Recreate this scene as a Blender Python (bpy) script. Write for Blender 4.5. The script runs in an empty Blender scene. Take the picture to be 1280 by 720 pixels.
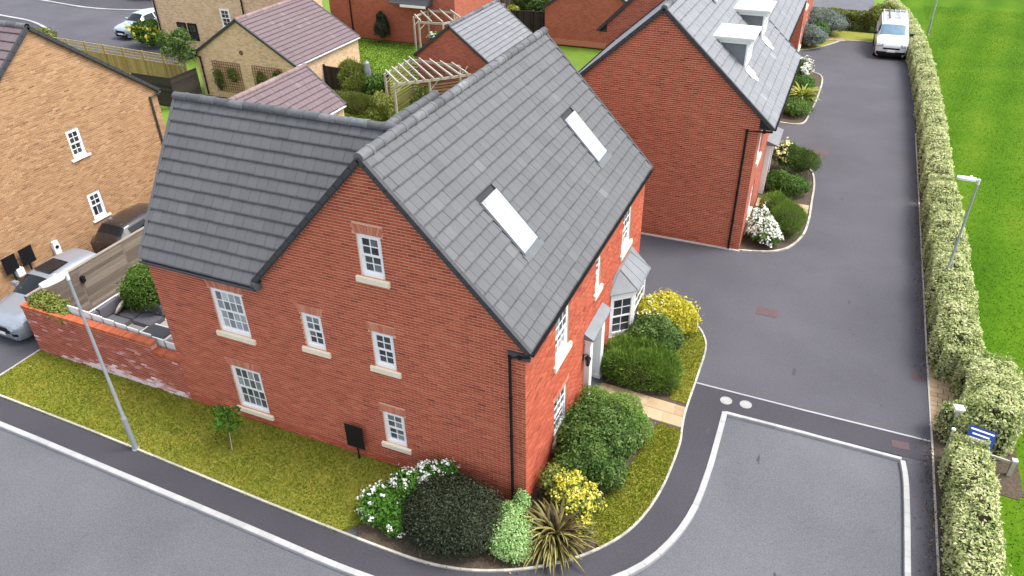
import bpy, math, random
import numpy as np
from mathutils import Matrix, Vector, noise as mnoise

random.seed(7); rng = np.random.default_rng(7)
SC = bpy.context.scene
COL = SC.collection
V = Vector

# ------------------------------------------------------------------ camera
CAM = (4.87640, -11.71780, 14.80600); YAW, PITCH, ROLL, FPX = -0.41400, 0.57790, -0.01910, 943.52
cy_, sy_ = math.cos(YAW), math.sin(YAW); cp_, sp_ = math.cos(PITCH), math.sin(PITCH)
fwd = V((sy_ * cp_, cy_ * cp_, -sp_)); rgt = V((cy_, -sy_, 0)); up = rgt.cross(fwd)
r2 = math.cos(ROLL) * rgt + math.sin(ROLL) * up; u2 = -math.sin(ROLL) * rgt + math.cos(ROLL) * up
cam = bpy.data.objects.new('camera', bpy.data.cameras.new('camera')); COL.objects.link(cam)
M = Matrix.Identity(4)
for i in range(3):
    M[i][0], M[i][1], M[i][2], M[i][3] = r2[i], u2[i], -fwd[i], CAM[i]
cam.matrix_world = M
cam.data.sensor_width = 36; cam.data.lens = 36 * FPX / 1280; cam.data.clip_end = 600
SC.camera = cam

# ------------------------------------------------------------------ light
SUN_EL, SUN_AZ = math.radians(61), math.radians(70)      # azimuth measured from +y towards +x
W = bpy.data.worlds.new('World'); SC.world = W; W.use_nodes = True
nt = W.node_tree; nt.nodes.clear()
sky = nt.nodes.new('ShaderNodeTexSky'); sky.sky_type = 'NISHITA'; sky.sun_disc = False
sky.sun_elevation = SUN_EL; sky.sun_rotation = SUN_AZ; sky.air_density = 1.0; sky.dust_density = 3.0
hs = nt.nodes.new('ShaderNodeHueSaturation'); hs.inputs['Saturation'].default_value = 0.38
bg = nt.nodes.new('ShaderNodeBackground'); bg.inputs['Strength'].default_value = 0.15
wo = nt.nodes.new('ShaderNodeOutputWorld')
nt.links.new(sky.outputs[0], hs.inputs['Color']); nt.links.new(hs.outputs[0], bg.inputs[0]); nt.links.new(bg.outputs[0], wo.inputs[0])
sl = bpy.data.lights.new('sun', 'SUN'); sl.energy = 1.1; sl.angle = math.radians(20); sl.color = (1, .965, .91)
sun = bpy.data.objects.new('sun', sl); COL.objects.link(sun)
sd = V((math.sin(SUN_AZ) * math.cos(SUN_EL), math.cos(SUN_AZ) * math.cos(SUN_EL), math.sin(SUN_EL)))
sun.rotation_euler = sd.to_track_quat('Z', 'Y').to_euler(); sun.location = (30, 10, 40)
vs = SC.view_settings; vs.view_transform = 'Standard'; vs.look = 'None'; vs.exposure = 1.5; vs.gamma = 1.0

# ------------------------------------------------------------------ materials
MATS = {}
def _ramp(nt, stops):
    r = nt.nodes.new('ShaderNodeValToRGB'); e = r.color_ramp.elements
    while len(e) < len(stops): e.new(0.5)
    for k, (p, c) in enumerate(stops):
        e[k].position = p; e[k].color = (*c, 1)
    return r
def mat(name, stops, rough=.85, nscale=6., namt=.3, bump=0., bscale=None, metal=0., spec=.35, translucent=0., detail=4., big=0., bigscale=.4, coat=0., stretch=None, bands=0., bandw=2.2, bandrot=8):
    """tone (per-face attribute + object property) plus noise drives a colour ramp"""
    m = bpy.data.materials.new(name); m.use_nodes = True; nt = m.node_tree
    b = nt.nodes['Principled BSDF']; L = nt.links.new
    b.inputs['Roughness'].default_value = rough; b.inputs['Metallic'].default_value = metal
    b.inputs['Specular IOR Level'].default_value = spec; b.inputs['Coat Weight'].default_value = coat; b.inputs['Coat Roughness'].default_value = .05
    g = nt.nodes.new('ShaderNodeNewGeometry'); pos = g.outputs['Position']
    if stretch:
        mp = nt.nodes.new('ShaderNodeMapping'); mp.inputs['Scale'].default_value = stretch; L(pos, mp.inputs[0]); pos = mp.outputs[0]
    n = nt.nodes.new('ShaderNodeTexNoise'); n.inputs['Scale'].default_value = nscale; n.inputs['Detail'].default_value = detail
    L(pos, n.inputs['Vector'])
    def math_(op, a, bb):
        q = nt.nodes.new('ShaderNodeMath'); q.operation = op
        for k, x in enumerate((a, bb)):
            if isinstance(x, (int, float)): q.inputs[k].default_value = x
            else: L(x, q.inputs[k])
        return q.outputs[0]
    a1 = nt.nodes.new('ShaderNodeAttribute'); a1.attribute_type = 'GEOMETRY'; a1.attribute_name = 'tone'
    a2 = nt.nodes.new('ShaderNodeAttribute'); a2.attribute_type = 'OBJECT'; a2.attribute_name = 'tone'
    f = math_('ADD', a1.outputs['Fac'], a2.outputs['Fac'])
    f = math_('ADD', f, math_('MULTIPLY', math_('SUBTRACT', n.outputs['Fac'], .5), namt * 2))
    if big:
        n2 = nt.nodes.new('ShaderNodeTexNoise'); n2.inputs['Scale'].default_value = bigscale; n2.inputs['Detail'].default_value = 5; L(g.outputs['Position'], n2.inputs['Vector'])
        f = math_('ADD', f, math_('MULTIPLY', math_('SUBTRACT', n2.outputs['Fac'], .5), big * 2))
    if bands:                                                       # mower passes
        mp = nt.nodes.new('ShaderNodeMapping'); mp.inputs['Rotation'].default_value = (0, 0, math.radians(bandrot)); L(g.outputs['Position'], mp.inputs[0])
        wv = nt.nodes.new('ShaderNodeTexWave'); wv.inputs['Scale'].default_value = .314 / bandw; wv.inputs['Distortion'].default_value = 2.5; wv.inputs['Detail'].default_value = 2; wv.inputs['Detail Scale'].default_value = .25; L(mp.outputs[0], wv.inputs['Vector'])
        f = math_('ADD', f, math_('MULTIPLY', math_('SUBTRACT', wv.outputs['Fac'], .5), bands * 2))
    r = _ramp(nt, stops); L(f, r.inputs[0]); L(r.outputs[0], b.inputs['Base Color'])
    if bump:
        n3 = nt.nodes.new('ShaderNodeTexNoise'); n3.inputs['Scale'].default_value = bscale or nscale * 3; n3.inputs['Detail'].default_value = 3; L(pos, n3.inputs['Vector'])
        bp = nt.nodes.new('ShaderNodeBump'); bp.inputs['Strength'].default_value = bump; bp.inputs['Distance'].default_value = .02
        L(n3.outputs['Fac'], bp.inputs['Height']); L(bp.outputs[0], b.inputs['Normal'])
    if translucent:
        t = nt.nodes.new('ShaderNodeBsdfTranslucent'); L(r.outputs[0], t.inputs[0])
        mx = nt.nodes.new('ShaderNodeMixShader'); mx.inputs[0].default_value = translucent
        L(b.outputs[0], mx.inputs[1]); L(t.outputs[0], mx.inputs[2]); L(mx.outputs[0], nt.nodes['Material Output'].inputs[0])
    MATS[name] = m; return m
def plain(name, c, rough=.6, var=.12, **k):
    c = np.array(c); return mat(name, [(0, tuple(c * (1 - var))), (1, tuple(np.minimum(c * (1 + var), 1)))], rough=rough, **{**dict(nscale=5, namt=.5), **k})
mat('brick_red', [(0, (.20, .036, .020)), (.3, (.33, .066, .035)), (.55, (.40, .085, .043)), (.8, (.46, .118, .060)), (1, (.50, .20, .12))], rough=.9, nscale=30, namt=.12, bump=.3, bscale=90, big=.20, bigscale=.38)
mat('brick_stained', [(0, (.16, .030, .022)), (.35, (.27, .055, .035)), (.65, (.36, .080, .052)), (.78, (.50, .27, .27)), (1, (.74, .64, .68))], rough=.92, nscale=18, namt=.12, bump=.3, bscale=90, big=.1, bigscale=.8)
mat('brick_arch', [(0, (.42, .13, .075)), (1, (.58, .25, .16))], rough=.9, nscale=30, namt=.3, bump=.3, bscale=90)
mat('brick_coping', [(0, (.34, .075, .03)), (1, (.46, .13, .055))], rough=.85, nscale=20, namt=.3, bump=.2, bscale=80)
mat('brick_buff', [(0, (.22, .11, .05)), (.3, (.32, .175, .082)), (.6, (.41, .235, .115)), (1, (.50, .33, .19))], rough=.9, nscale=30, namt=.12, bump=.3, bscale=90, big=.14, bigscale=.5)
mat('mortar_red', [(0, (.58, .315, .195)), (1, (.70, .42, .28))], rough=.95, nscale=12, namt=.4)
mat('mortar_buff', [(0, (.42, .30, .19)), (1, (.52, .38, .25))], rough=.95, nscale=12, namt=.4)
mat('tile_grey', [(0, (.034, .034, .036)), (.3, (.082, .083, .087)), (.6, (.112, .113, .118)), (.85, (.150, .149, .147)), (1, (.25, .22, .18))], rough=.72, nscale=14, namt=.08, bump=.12, bscale=60, big=.10, bigscale=.9)
mat('tile_pale', [(0, (.07, .073, .080)), (.4, (.165, .17, .182)), (1, (.25, .256, .27))], rough=.7, nscale=10, namt=.14, bump=.12, bscale=50, big=.1)
mat('tile_purple', [(0, (.06, .040, .046)), (.4, (.135, .098, .106)), (1, (.20, .155, .162))], rough=.75, nscale=10, namt=.14, bump=.12, bscale=50, big=.1)
mat('ridge_grey', [(0, (.05, .051, .055)), (.5, (.095, .098, .104)), (.8, (.15, .153, .158)), (1, (.40, .40, .40))], rough=.7, nscale=9, namt=.3, bump=.1)
mat('ridge_purple', [(0, (.15, .10, .10)), (1, (.27, .20, .19))], rough=.75, nscale=9, namt=.3)
plain('underlay', (.035, .036, .04), .9)
plain('verge_dark', (.045, .046, .05), .6)
plain('lead', (.17, .18, .19), .55, var=.25, nscale=3)
plain('lead_pale', (.105, .115, .12), .6, var=.25, nscale=3)
plain('upvc', (.80, .80, .80), .35, var=.03, spec=.5)
plain('render_white', (.60, .595, .575), .7, var=.05)
mat('stone_cream', [(0, (.66, .56, .40)), (1, (.82, .74, .58))], rough=.85, nscale=6, namt=.5)
plain('black_plastic', (.010, .010, .011), .55, spec=.2)
plain('dark_grey', (.06, .062, .068), .6)
plain('glass', (.022, .027, .032), .04, var=.3, spec=.7)
mat('pane', [(0, (.018, .022, .026)), (.45, (.07, .08, .085)), (.75, (.25, .27, .28)), (1, (.5, .52, .53))], rough=.05, nscale=3.5, namt=.16, spec=.6)
plain('white_pane', (.50, .51, .52), .12, var=.03, coat=.8)
plain('skylight_frame', (.30, .32, .34), .45)
plain('car_glass', (.010, .012, .015), .06, var=.2, spec=.3)
plain('van_glass', (.10, .19, .26), .03, var=.3, spec=.9)
plain('silver_paint', (.27, .30, .345), .28, var=.03, metal=.35, coat=.8)
plain('blue_silver_paint', (.36, .45, .56), .28, var=.03, metal=.3, coat=.8)
plain('white_paint', (.66, .67, .68), .3, var=.02, coat=.7)
plain('brown_paint', (.022, .019, .020), .25, var=.1, coat=.8)
plain('tyre', (.018, .018, .019), .8)
plain('alloy', (.42, .43, .45), .35, metal=.8)
plain('headlight', (.22, .25, .28), .1, var=.3, nscale=25, spec=.9)
plain('plate_white', (.78, .78, .74), .4, var=.02)
plain('galvanised', (.33, .36, .38), .45, var=.12, metal=.35)
plain('lamp_grey', (.62, .65, .66), .4, var=.05)
def asphalt(name, lo, hi, stain=.5, **k):
    m = mat(name, [(0, lo), (1, hi)], rough=.9, nscale=26, namt=.75, detail=10, bump=.6, bscale=110, big=.5, bigscale=.30, **k)
    nt = m.node_tree; L = nt.links.new; b = nt.nodes['Principled BSDF']; stain *= .45; src = b.inputs['Base Color'].links[0].from_socket
    g = nt.nodes.new('ShaderNodeNewGeometry'); f = None
    for sc, p0, p1, amt, dist in ((.9, .70, .76, stain * 1.6, 0), (.5, .58, .70, stain * .22, 0), (11, .70, .75, stain * .7, 0)):   # oil spots, damp patches, grit
        n = nt.nodes.new('ShaderNodeTexNoise'); n.inputs['Scale'].default_value = sc; n.inputs['Detail'].default_value = 3; n.inputs['Distortion'].default_value = dist; L(g.outputs['Position'], n.inputs['Vector'])
        mr = nt.nodes.new('ShaderNodeMapRange'); mr.inputs[1].default_value = p0; mr.inputs[2].default_value = p1; mr.inputs[3].default_value = 1; mr.inputs[4].default_value = 1 - amt; L(n.outputs['Fac'], mr.inputs[0])
        if f is None: f = mr.outputs[0]
        else:
            q = nt.nodes.new('ShaderNodeMath'); q.operation = 'MULTIPLY'; L(f, q.inputs[0]); L(mr.outputs[0], q.inputs[1]); f = q.outputs[0]
    v = nt.nodes.new('ShaderNodeTexVoronoi'); v.feature = 'DISTANCE_TO_EDGE'; v.inputs['Scale'].default_value = .16; v.inputs['Randomness'].default_value = 1   # hairline cracks
    nz = nt.nodes.new('ShaderNodeTexNoise'); nz.inputs['Scale'].default_value = 1.6; nz.inputs['Detail'].default_value = 6; L(g.outputs['Position'], nz.inputs['Vector'])
    ad = nt.nodes.new('ShaderNodeVectorMath'); ad.operation = 'MULTIPLY_ADD'; L(nz.outputs['Color'], ad.inputs[0]); ad.inputs[1].default_value = (1.6, 1.6, 0); L(g.outputs['Position'], ad.inputs[2]); L(ad.outputs[0], v.inputs['Vector'])
    mr = nt.nodes.new('ShaderNodeMapRange'); mr.inputs[1].default_value = .0; mr.inputs[2].default_value = .0035; mr.inputs[3].default_value = .93; mr.inputs[4].default_value = 1; L(v.outputs['Distance'], mr.inputs[0])
    q = nt.nodes.new('ShaderNodeMath'); q.operation = 'MULTIPLY'; L(f, q.inputs[0]); L(mr.outputs[0], q.inputs[1])
    mx = nt.nodes.new('ShaderNodeVectorMath'); mx.operation = 'SCALE'; L(src, mx.inputs[0]); L(q.outputs[0], mx.inputs['Scale']); L(mx.outputs[0], b.inputs['Base Color']); return m
asphalt('asphalt_road', (.074, .075, .084), (.150, .151, .168))
asphalt('asphalt_drive', (.050, .048, .058), (.106, .103, .118))
asphalt('asphalt_path', (.034, .032, .040), (.068, .065, .076))
mat('concrete_kerb', [(0, (.28, .28, .28)), (1, (.42, .42, .415))], rough=.85, nscale=4, namt=.4, bump=.1)
mat('concrete_edge', [(0, (.32, .30, .25)), (1, (.50, .47, .41))], rough=.9, nscale=4, namt=.4)
mat('lawn_dry', [(0, (.08, .145, .012)), (.4, (.17, .19, .020)), (.7, (.25, .225, .034)), (1, (.33, .265, .065))], rough=.95, nscale=9, namt=.25, bump=.5, bscale=60, big=.35, bigscale=.9)
mat('blade_dry', [(0, (.075, .16, .008)), (.45, (.205, .22, .020)), (1, (.38, .31, .06))], rough=.9, spec=.08, nscale=2.2, namt=.35, translucent=.45, big=.55, bigscale=.55)
mat('field_green', [(0, (.028, .075, .004)), (.45, (.056, .128, .006)), (.75, (.088, .158, .010)), (1, (.15, .17, .03))], rough=.98, spec=.05, bands=.10, nscale=5, namt=.35, bump=.6, bscale=30, big=.45, bigscale=.22, detail=8)
mat('blade_field', [(0, (.040, .105, .004)), (.5, (.072, .155, .007)), (1, (.14, .20, .02))], rough=.9, spec=.05, bands=.10, nscale=2.2, namt=.3, translucent=.5, big=.35, bigscale=.22)
mat('garden_lawn', [(0, (.06, .12, .010)), (.5, (.11, .19, .015)), (1, (.19, .25, .03))], rough=.95, nscale=5, namt=.3, bump=.4, bscale=50, big=.3, bigscale=.5)
mat('soil', [(0, (.035, .025, .017)), (.5, (.075, .054, .037)), (1, (.15, .12, .085))], rough=.95, nscale=14, namt=.5, bump=.8, bscale=40)
mat('litter', [(0, (.05, .026, .018)), (.5, (.12, .065, .040)), (1, (.30, .20, .13))], rough=.9, nscale=4, namt=.2)
mat('slab_buff', [(0, (.27, .185, .105)), (.5, (.37, .265, .155)), (1, (.46, .35, .22))], rough=.85, nscale=5, namt=.3, bump=.2)
mat('slab_pale', [(0, (.52, .50, .47)), (1, (.72, .70, .66))], rough=.8, nscale=3, namt=.4)
mat('timber_fresh', [(0, (.22, .14, .05)), (.5, (.36, .25, .09)), (1, (.47, .36, .15))], rough=.85, nscale=7, namt=.25, bump=.2)
mat('timber_grey', [(0, (.09, .068, .052)), (.5, (.17, .135, .11)), (1, (.27, .225, .185))], rough=.9, nscale=6, namt=.3, stretch=(1, .25, 6), bump=.2)
mat('timber_pale', [(0, (.34, .30, .25)), (1, (.52, .47, .41))], rough=.85, nscale=5, namt=.3)
mat('timber_dark', [(0, (.012, .010, .009)), (1, (.045, .035, .03))], rough=.85, nscale=5, namt=.3)
mat('timber_brown', [(0, (.12, .06, .03)), (1, (.24, .14, .08))], rough=.85, nscale=5, namt=.3)
def leafm(name, stops, tr=.28, rough=.55): return mat(name, stops, rough=rough, nscale=1.6, namt=.14, translucent=tr, spec=.3)
leafm('leaf_variegated', [(0, (.07, .12, .030)), (.28, (.24, .31, .09)), (.55, (.52, .56, .24)), (1, (.76, .75, .46))])
leafm('leaf_dark', [(0, (.012, .018, .008)), (.5, (.030, .042, .018)), (1, (.085, .085, .042))], tr=.12)
leafm('leaf_mid', [(0, (.030, .080, .009)), (.5, (.10, .195, .022)), (1, (.26, .36, .07))])
leafm('leaf_bright', [(0, (.03, .095, .008)), (.5, (.075, .20, .016)), (1, (.18, .33, .05))])
leafm('leaf_laurel', [(0, (.024, .060, .009)), (.5, (.085, .16, .026)), (1, (.28, .36, .12))])
leafm('leaf_lime', [(0, (.12, .24, .06)), (.5, (.34, .52, .18)), (1, (.62, .74, .40))])
leafm('leaf_yellow', [(0, (.30, .30, .02)), (.5, (.60, .54, .035)), (1, (.80, .74, .22))])
leafm('leaf_olive', [(0, (.10, .13, .022)), (.5, (.22, .25, .045)), (1, (.42, .42, .12))])
leafm('leaf_bluegrey', [(0, (.075, .11, .085)), (.5, (.17, .22, .18)), (1, (.34, .38, .33))])
leafm('leaf_strap_bronze', [(0, (.035, .016, .012)), (.4, (.075, .045, .026)), (.7, (.19, .17, .045)), (1, (.50, .48, .15))], rough=.5)
leafm('leaf_strap_yellow', [(0, (.12, .16, .015)), (.5, (.32, .36, .04)), (1, (.68, .66, .20))], rough=.5)
leafm('petal_white', [(0, (.70, .72, .62)), (1, (.88, .88, .84))], tr=.2)
leafm('petal_cream', [(0, (.62, .58, .20)), (1, (.85, .82, .50))], tr=.2)
plain('twig', (.05, .036, .024), .95, var=.4)
plain('bark_pale', (.38, .34, .28), .9, var=.25)
plain('cushion_grey', (.115, .112, .128), .95, var=.12, nscale=20)
plain('cushion_cream', (.60, .53, .41), .95, var=.1, nscale=20)
plain('resin_white', (.62, .63, .63), .5, var=.06)
plain('terracotta_red', (.5, .06, .03), .6)
plain('vent_brown', (.16, .08, .06), .7)
plain('sign_blue', (.009, .032, .17), .5, spec=.2)
plain('cover_red', (.092, .060, .064), .8)
plain('cover_pale', (.30, .30, .29), .8)
plain('tar', (.052, .051, .056), .85, var=.5, nscale=9)
plain('pot_grey', (.25, .29, .27), .7)

# ------------------------------------------------------------------ mesh building
def wloc(o):
    p = V((0, 0, 0))
    while o is not None: p += o.location; o = o.parent
    return p
def tag(o, label=None, cat=None, group=None, kind=None, tone=None):
    if label: o['label'] = label
    if cat: o['category'] = cat
    if group: o['group'] = group
    if kind: o['kind'] = kind
    if tone is not None: o['tone'] = float(tone)
    return o
def empty(name, loc, label=None, cat=None, group=None, rz=0, kind=None):
    o = bpy.data.objects.new(name, None); COL.objects.link(o); o.location = loc; o.rotation_euler = (0, 0, rz); o.empty_display_size = .3
    return tag(o, label, cat, group, kind)
class MB:
    def __init__(s, T=None): s.v = []; s.f = []; s.t = []; s.m = []; s.T = T; s.mi = 0
    def p(s, q):
        s.v.append(tuple(s.T @ V(q)) if s.T is not None else (float(q[0]), float(q[1]), float(q[2]))); return len(s.v) - 1
    def face(s, pts, t=0.5): s.f.append([s.p(q) for q in pts]); s.t.append(t); s.m.append(s.mi)
    def idx(s, ids, t=.5): s.f.append(list(ids)); s.t.append(t); s.m.append(s.mi)
    def box(s, lo, hi, t=.5, skip=''):
        x0, y0, z0 = lo; x1, y1, z1 = hi
        a = [s.p(q) for q in ((x0, y0, z0), (x1, y0, z0), (x1, y1, z0), (x0, y1, z0), (x0, y0, z1), (x1, y0, z1), (x1, y1, z1), (x0, y1, z1))]
        for k, q in (('z-', (3, 2, 1, 0)), ('z+', (4, 5, 6, 7)), ('y-', (0, 1, 5, 4)), ('x+', (1, 2, 6, 5)), ('y+', (2, 3, 7, 6)), ('x-', (3, 0, 4, 7))):
            if k not in skip: s.idx([a[i] for i in q], t)
    def prism(s, poly, z0, z1, t=.5, bottom=True):
        n = len(poly); A = sum(poly[i][0] * poly[(i + 1) % n][1] - poly[(i + 1) % n][0] * poly[i][1] for i in range(n))
        if A < 0: poly = poly[::-1]
        b = [s.p((q[0], q[1], z0)) for q in poly]; a = [s.p((q[0], q[1], z1)) for q in poly]
        s.idx(a, t)
        if bottom: s.idx(b[::-1], t)
        for i in range(n): j = (i + 1) % n; s.idx((b[i], b[j], a[j], a[i]), t)
    def ext(s, poly3, d, t=.5):
        """extrude a planar 3-D polygon by vector d"""
        n = len(poly3); d = V(d)
        a = [s.p(q) for q in poly3]; b = [s.p(V(q) + d) for q in poly3]
        s.idx(a[::-1], t); s.idx(b, t)
        for i in range(n): j = (i + 1) % n; s.idx((a[i], a[j], b[j], b[i]), t)
    def tube(s, path, r, n=8, t=.5, caps=True):
        path = [V(q) for q in path]; rs = r if isinstance(r, (list, tuple)) else [r] * len(path); rings = []
        for i, q in enumerate(path):
            d = (path[min(i + 1, len(path) - 1)] - path[max(i - 1, 0)]).normalized()
            a = d.cross(V((0, 0, 1)) if abs(d.z) < .9 else V((1, 0, 0))).normalized(); b = d.cross(a)
            rings.append([s.p(q + rs[i] * (math.cos(k * 2 * math.pi / n) * a + math.sin(k * 2 * math.pi / n) * b)) for k in range(n)])
        for i in range(len(rings) - 1):
            for k in range(n): s.idx((rings[i][k], rings[i + 1][k], rings[i + 1][(k + 1) % n], rings[i][(k + 1) % n]), t)
        if caps: s.idx(rings[0], t); s.idx(rings[-1][::-1], t)
    def disc(s, c, ax, r, h, n=20, t=.5, prof=None):
        """lathe about axis ax from centre c; prof = [(radius, offset)]"""
        c = V(c); ax = V(ax).normalized(); a = ax.cross(V((0, 0, 1)) if abs(ax.z) < .9 else V((1, 0, 0))).normalized(); b = ax.cross(a)
        prof = prof or [(0, 0), (r, 0), (r, h), (0, h)]
        rings = []
        for (rr, hh) in prof:
            rings.append([s.p(c + ax * hh + max(rr, 1e-4) * (math.cos(k * 2 * math.pi / n) * a + math.sin(k * 2 * math.pi / n) * b)) for k in range(n)])
        for i in range(len(rings) - 1):
            for k in range(n): s.idx((rings[i][k], rings[i][(k + 1) % n], rings[i + 1][(k + 1) % n], rings[i + 1][k]), t)
    def build(s, name, mats, parent=None, smooth=False, kind=None, label=None, tone=None, cat=None, group=None):
        me = bpy.data.meshes.new(name); o0 = wloc(parent) if parent is not None else V((0, 0, 0))
        if parent is None and cat and not kind:                     # a thing of one mesh: its origin at its base
            A = np.array(s.v); o0 = V(((A[:, 0].min() + A[:, 0].max()) / 2, (A[:, 1].min() + A[:, 1].max()) / 2, A[:, 2].min()))
        me.from_pydata([(q[0] - o0.x, q[1] - o0.y, q[2] - o0.z) for q in s.v], [], s.f)
        for mm in ([mats] if isinstance(mats, str) else mats): me.materials.append(MATS[mm])
        me.attributes.new('tone', 'FLOAT', 'FACE').data.foreach_set('value', s.t)
        me.polygons.foreach_set('material_index', s.m)
        if smooth:
            me.polygons.foreach_set('use_smooth', [True] * len(s.f))
            try: me.set_sharp_from_angle(angle=math.radians(38))
            except Exception: pass
        me.validate(); me.update()
        o = bpy.data.objects.new(name, me); COL.objects.link(o)
        if parent is not None: o.parent = parent
        else: o.location = o0
        return tag(o, label, cat, group, kind, tone)
def frame(o, u, v, w):
    return Matrix(((u[0], v[0], w[0], o[0]), (u[1], v[1], w[1], o[1]), (u[2], v[2], w[2], o[2]), (0, 0, 0, 1)))
def np_mesh(name, verts, quads, tones, matname, parent=None, **k):
    verts = np.asarray(verts, np.float32); quads = np.asarray(quads, np.int32); o0 = wloc(parent) if parent is not None else V((0, 0, 0))
    verts = verts - np.array(o0, np.float32)
    me = bpy.data.meshes.new(name); nf, w = quads.shape
    me.vertices.add(len(verts)); me.vertices.foreach_set('co', verts.ravel())
    me.loops.add(nf * w); me.loops.foreach_set('vertex_index', quads.ravel())
    me.polygons.add(nf); me.polygons.foreach_set('loop_start', np.arange(nf, dtype=np.int32) * w)
    try: me.polygons.foreach_set('loop_total', np.full(nf, w, np.int32))
    except Exception: pass
    me.update(calc_edges=True)
    me.attributes.new('tone', 'FLOAT', 'FACE').data.foreach_set('value', np.asarray(tones, np.float32))
    me.materials.append(MATS[matname]); me.update()
    o = bpy.data.objects.new(name, me); COL.objects.link(o)
    if parent is not None: o.parent = parent
    return tag(o, k.get('label'), k.get('cat'), k.get('group'), k.get('kind'))
def dup(root, loc, rz, label=None):
    r = root.copy(); COL.objects.link(r); r.location = loc; r.rotation_euler = (0, 0, rz)
    if label: r['label'] = label
    for ch in list(root.children):
        c = ch.copy(); COL.objects.link(c); c.parent = r
        for g in list(ch.children):
            d = g.copy(); COL.objects.link(d); d.parent = c
    return r
CAMV = V(CAM)

# ------------------------------------------------------------------ setting: ground, roads, pavements
def sheet(name, poly, z0, z1, m, kind='structure', parent=None):
    b = MB(); b.prism(poly, z0, z1, bottom=False); return b.build(name, m, parent, kind=kind)
def smooth_line(pts, n=6):
    out = []
    P = [V((*q, 0)) for q in pts]
    for i in range(len(P) - 1):
        p0, p1, p2, p3 = P[max(i - 1, 0)], P[i], P[i + 1], P[min(i + 2, len(P) - 1)]
        for k in range(n):
            t = k / n
            q = .5 * ((2 * p1) + (-p0 + p2) * t + (2 * p0 - 5 * p1 + 4 * p2 - p3) * t * t + (-p0 + 3 * p1 - 3 * p2 + p3) * t ** 3)
            out.append((q.x, q.y))
    out.append((P[-1].x, P[-1].y)); return out
def strip_poly(line, wl, wr):
    L, R = [], []
    for i, q in enumerate(line):
        a = line[max(i - 1, 0)]; b = line[min(i + 1, len(line) - 1)]
        d = V((b[0] - a[0], b[1] - a[1])).normalized(); n = V((-d.y, d.x))
        L.append((q[0] + n.x * wl, q[1] + n.y * wl)); R.append((q[0] - n.x * wr, q[1] - n.y * wr))
    return L, R
def strip(name, line, w, z0, z1, m, kind='structure', parent=None):
    L, R = strip_poly(line, w / 2, w / 2); b = MB()
    for i in range(len(line) - 1):
        q = [L[i], R[i], R[i + 1], L[i + 1]]
        t = random.random()
        a = [b.p((x, y, z1)) for x, y in q]; c = [b.p((x, y, z0)) for x, y in q]
        b.idx(a, t); b.idx((a[1], c[1], c[2], a[2]), t); b.idx((c[0], a[0], a[3], c[3]), t)
        if i == 0: b.idx((c[0], c[1], a[1], a[0]), t)
        if i == len(line) - 2: b.idx((c[2], c[3], a[3], a[2]), t)
    return b.build(name, m, parent, kind=kind)
def resample(line, step):
    out = [line[0]]; acc = 0
    for a, b in zip(line, line[1:]):
        d = math.dist(a, b)
        while acc + d >= step:
            k = (step - acc) / d; a = (a[0] + (b[0] - a[0]) * k, a[1] + (b[1] - a[1]) * k); out.append(a); d = math.dist(a, b); acc = 0
        acc += d
    if math.dist(out[-1], line[-1]) > .05: out.append(line[-1])
    return out
def stones(name, line, w, z0, z1, m, step=.46):
    """a kerb laid of single stones, each a part"""
    root = empty(name, (line[0][0], line[0][1], 0), kind='structure')
    pts = resample(line, step)
    for a, b in zip(pts, pts[1:]):
        d = V((b[0] - a[0], b[1] - a[1], 0)); L = d.length; d.normalize(); n = V((-d.y, d.x, 0))
        mb = MB(frame((a[0], a[1], 0), d, n, (0, 0, 1)))
        mb.box((.0015, -w / 2, z0), (L - .0015, w / 2, z1 - .010))
        mb.box((.003, -w / 2 + .008, z1 - .0095), (L - .003, w / 2 - .008, z1 + random.uniform(-.002, .002)))
        mb.build('kerb_stone', m, root, tone=random.uniform(-.25, .25))
    return root

sheet('ground', [(-160, -60), (160, -60), (160, 200), (-160, 200)], -.5, -.16, 'garden_lawn')
sheet('road', [(-70, -50), (9.22, -50), (9.22, 5.33), (-70, 5.33)], -.4, -.085, 'asphalt_road')
EDGE = smooth_line([(-17.05, -2.03), (-12, -2.12), (-6, -2.32), (-2.42, -2.39), (-1.01, -2.28), (.05, -1.94), (1.01, -1.40), (1.91, -.61), (2.58, .41), (2.93, 1.77), (3.02, 3.46), (2.94, 4.26), (2.88, 5.05), (2.88, 6.66), (2.84, 8.14), (2.55, 8.94), (2.22, 9.3), (1.6, 9.8), (.9, 10.16)])
KERB = smooth_line([(-40, -2.7), (-24, -2.78), (-15.06, -2.89), (-10.35, -3.0), (-6.29, -3.11), (-2.78, -3.2), (-.6, -2.95), (1.3, -2.15), (2.76, -.91), (3.43, .14), (3.81, 1.44), (3.92, 2.9), (3.93, 4.32), (3.92, 5.36)])
k_e = [i for i, q in enumerate(EDGE) if q[1] > 6.3 and q[0] > 2][0]
pave = KERB + [(3.92, 5.4), (9.25, 5.4), (9.25, 6.3), (2.9, 6.3)] + EDGE[:k_e][::-1] + [(-17.05, -2.03), (-40, -1.9)]
sheet('pavement', pave, -.3, 0.0, 'asphalt_path')
sheet('service_strip', [(8.66, -50), (9.25, -50), (9.25, 5.398), (8.5, 5.398), (8.56, 5.2), (8.66, 4.4)], -.3, -.006, 'asphalt_drive')
stones('kerb', resample(KERB, .3)[50:], .15, -.2, .022, 'concrete_kerb')
stones('flush_kerb', [(3.93, 5.36), (6.0, 5.345), (8.55, 5.30)], .11, -.2, .008, 'concrete_kerb')
stones('side_kerb', [(8.55, 5.22), (8.63, 4.6), (8.645, 3.2), (8.64, 1.4), (8.64, -4)], .135, -.2, .02, 'concrete_kerb')
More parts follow.
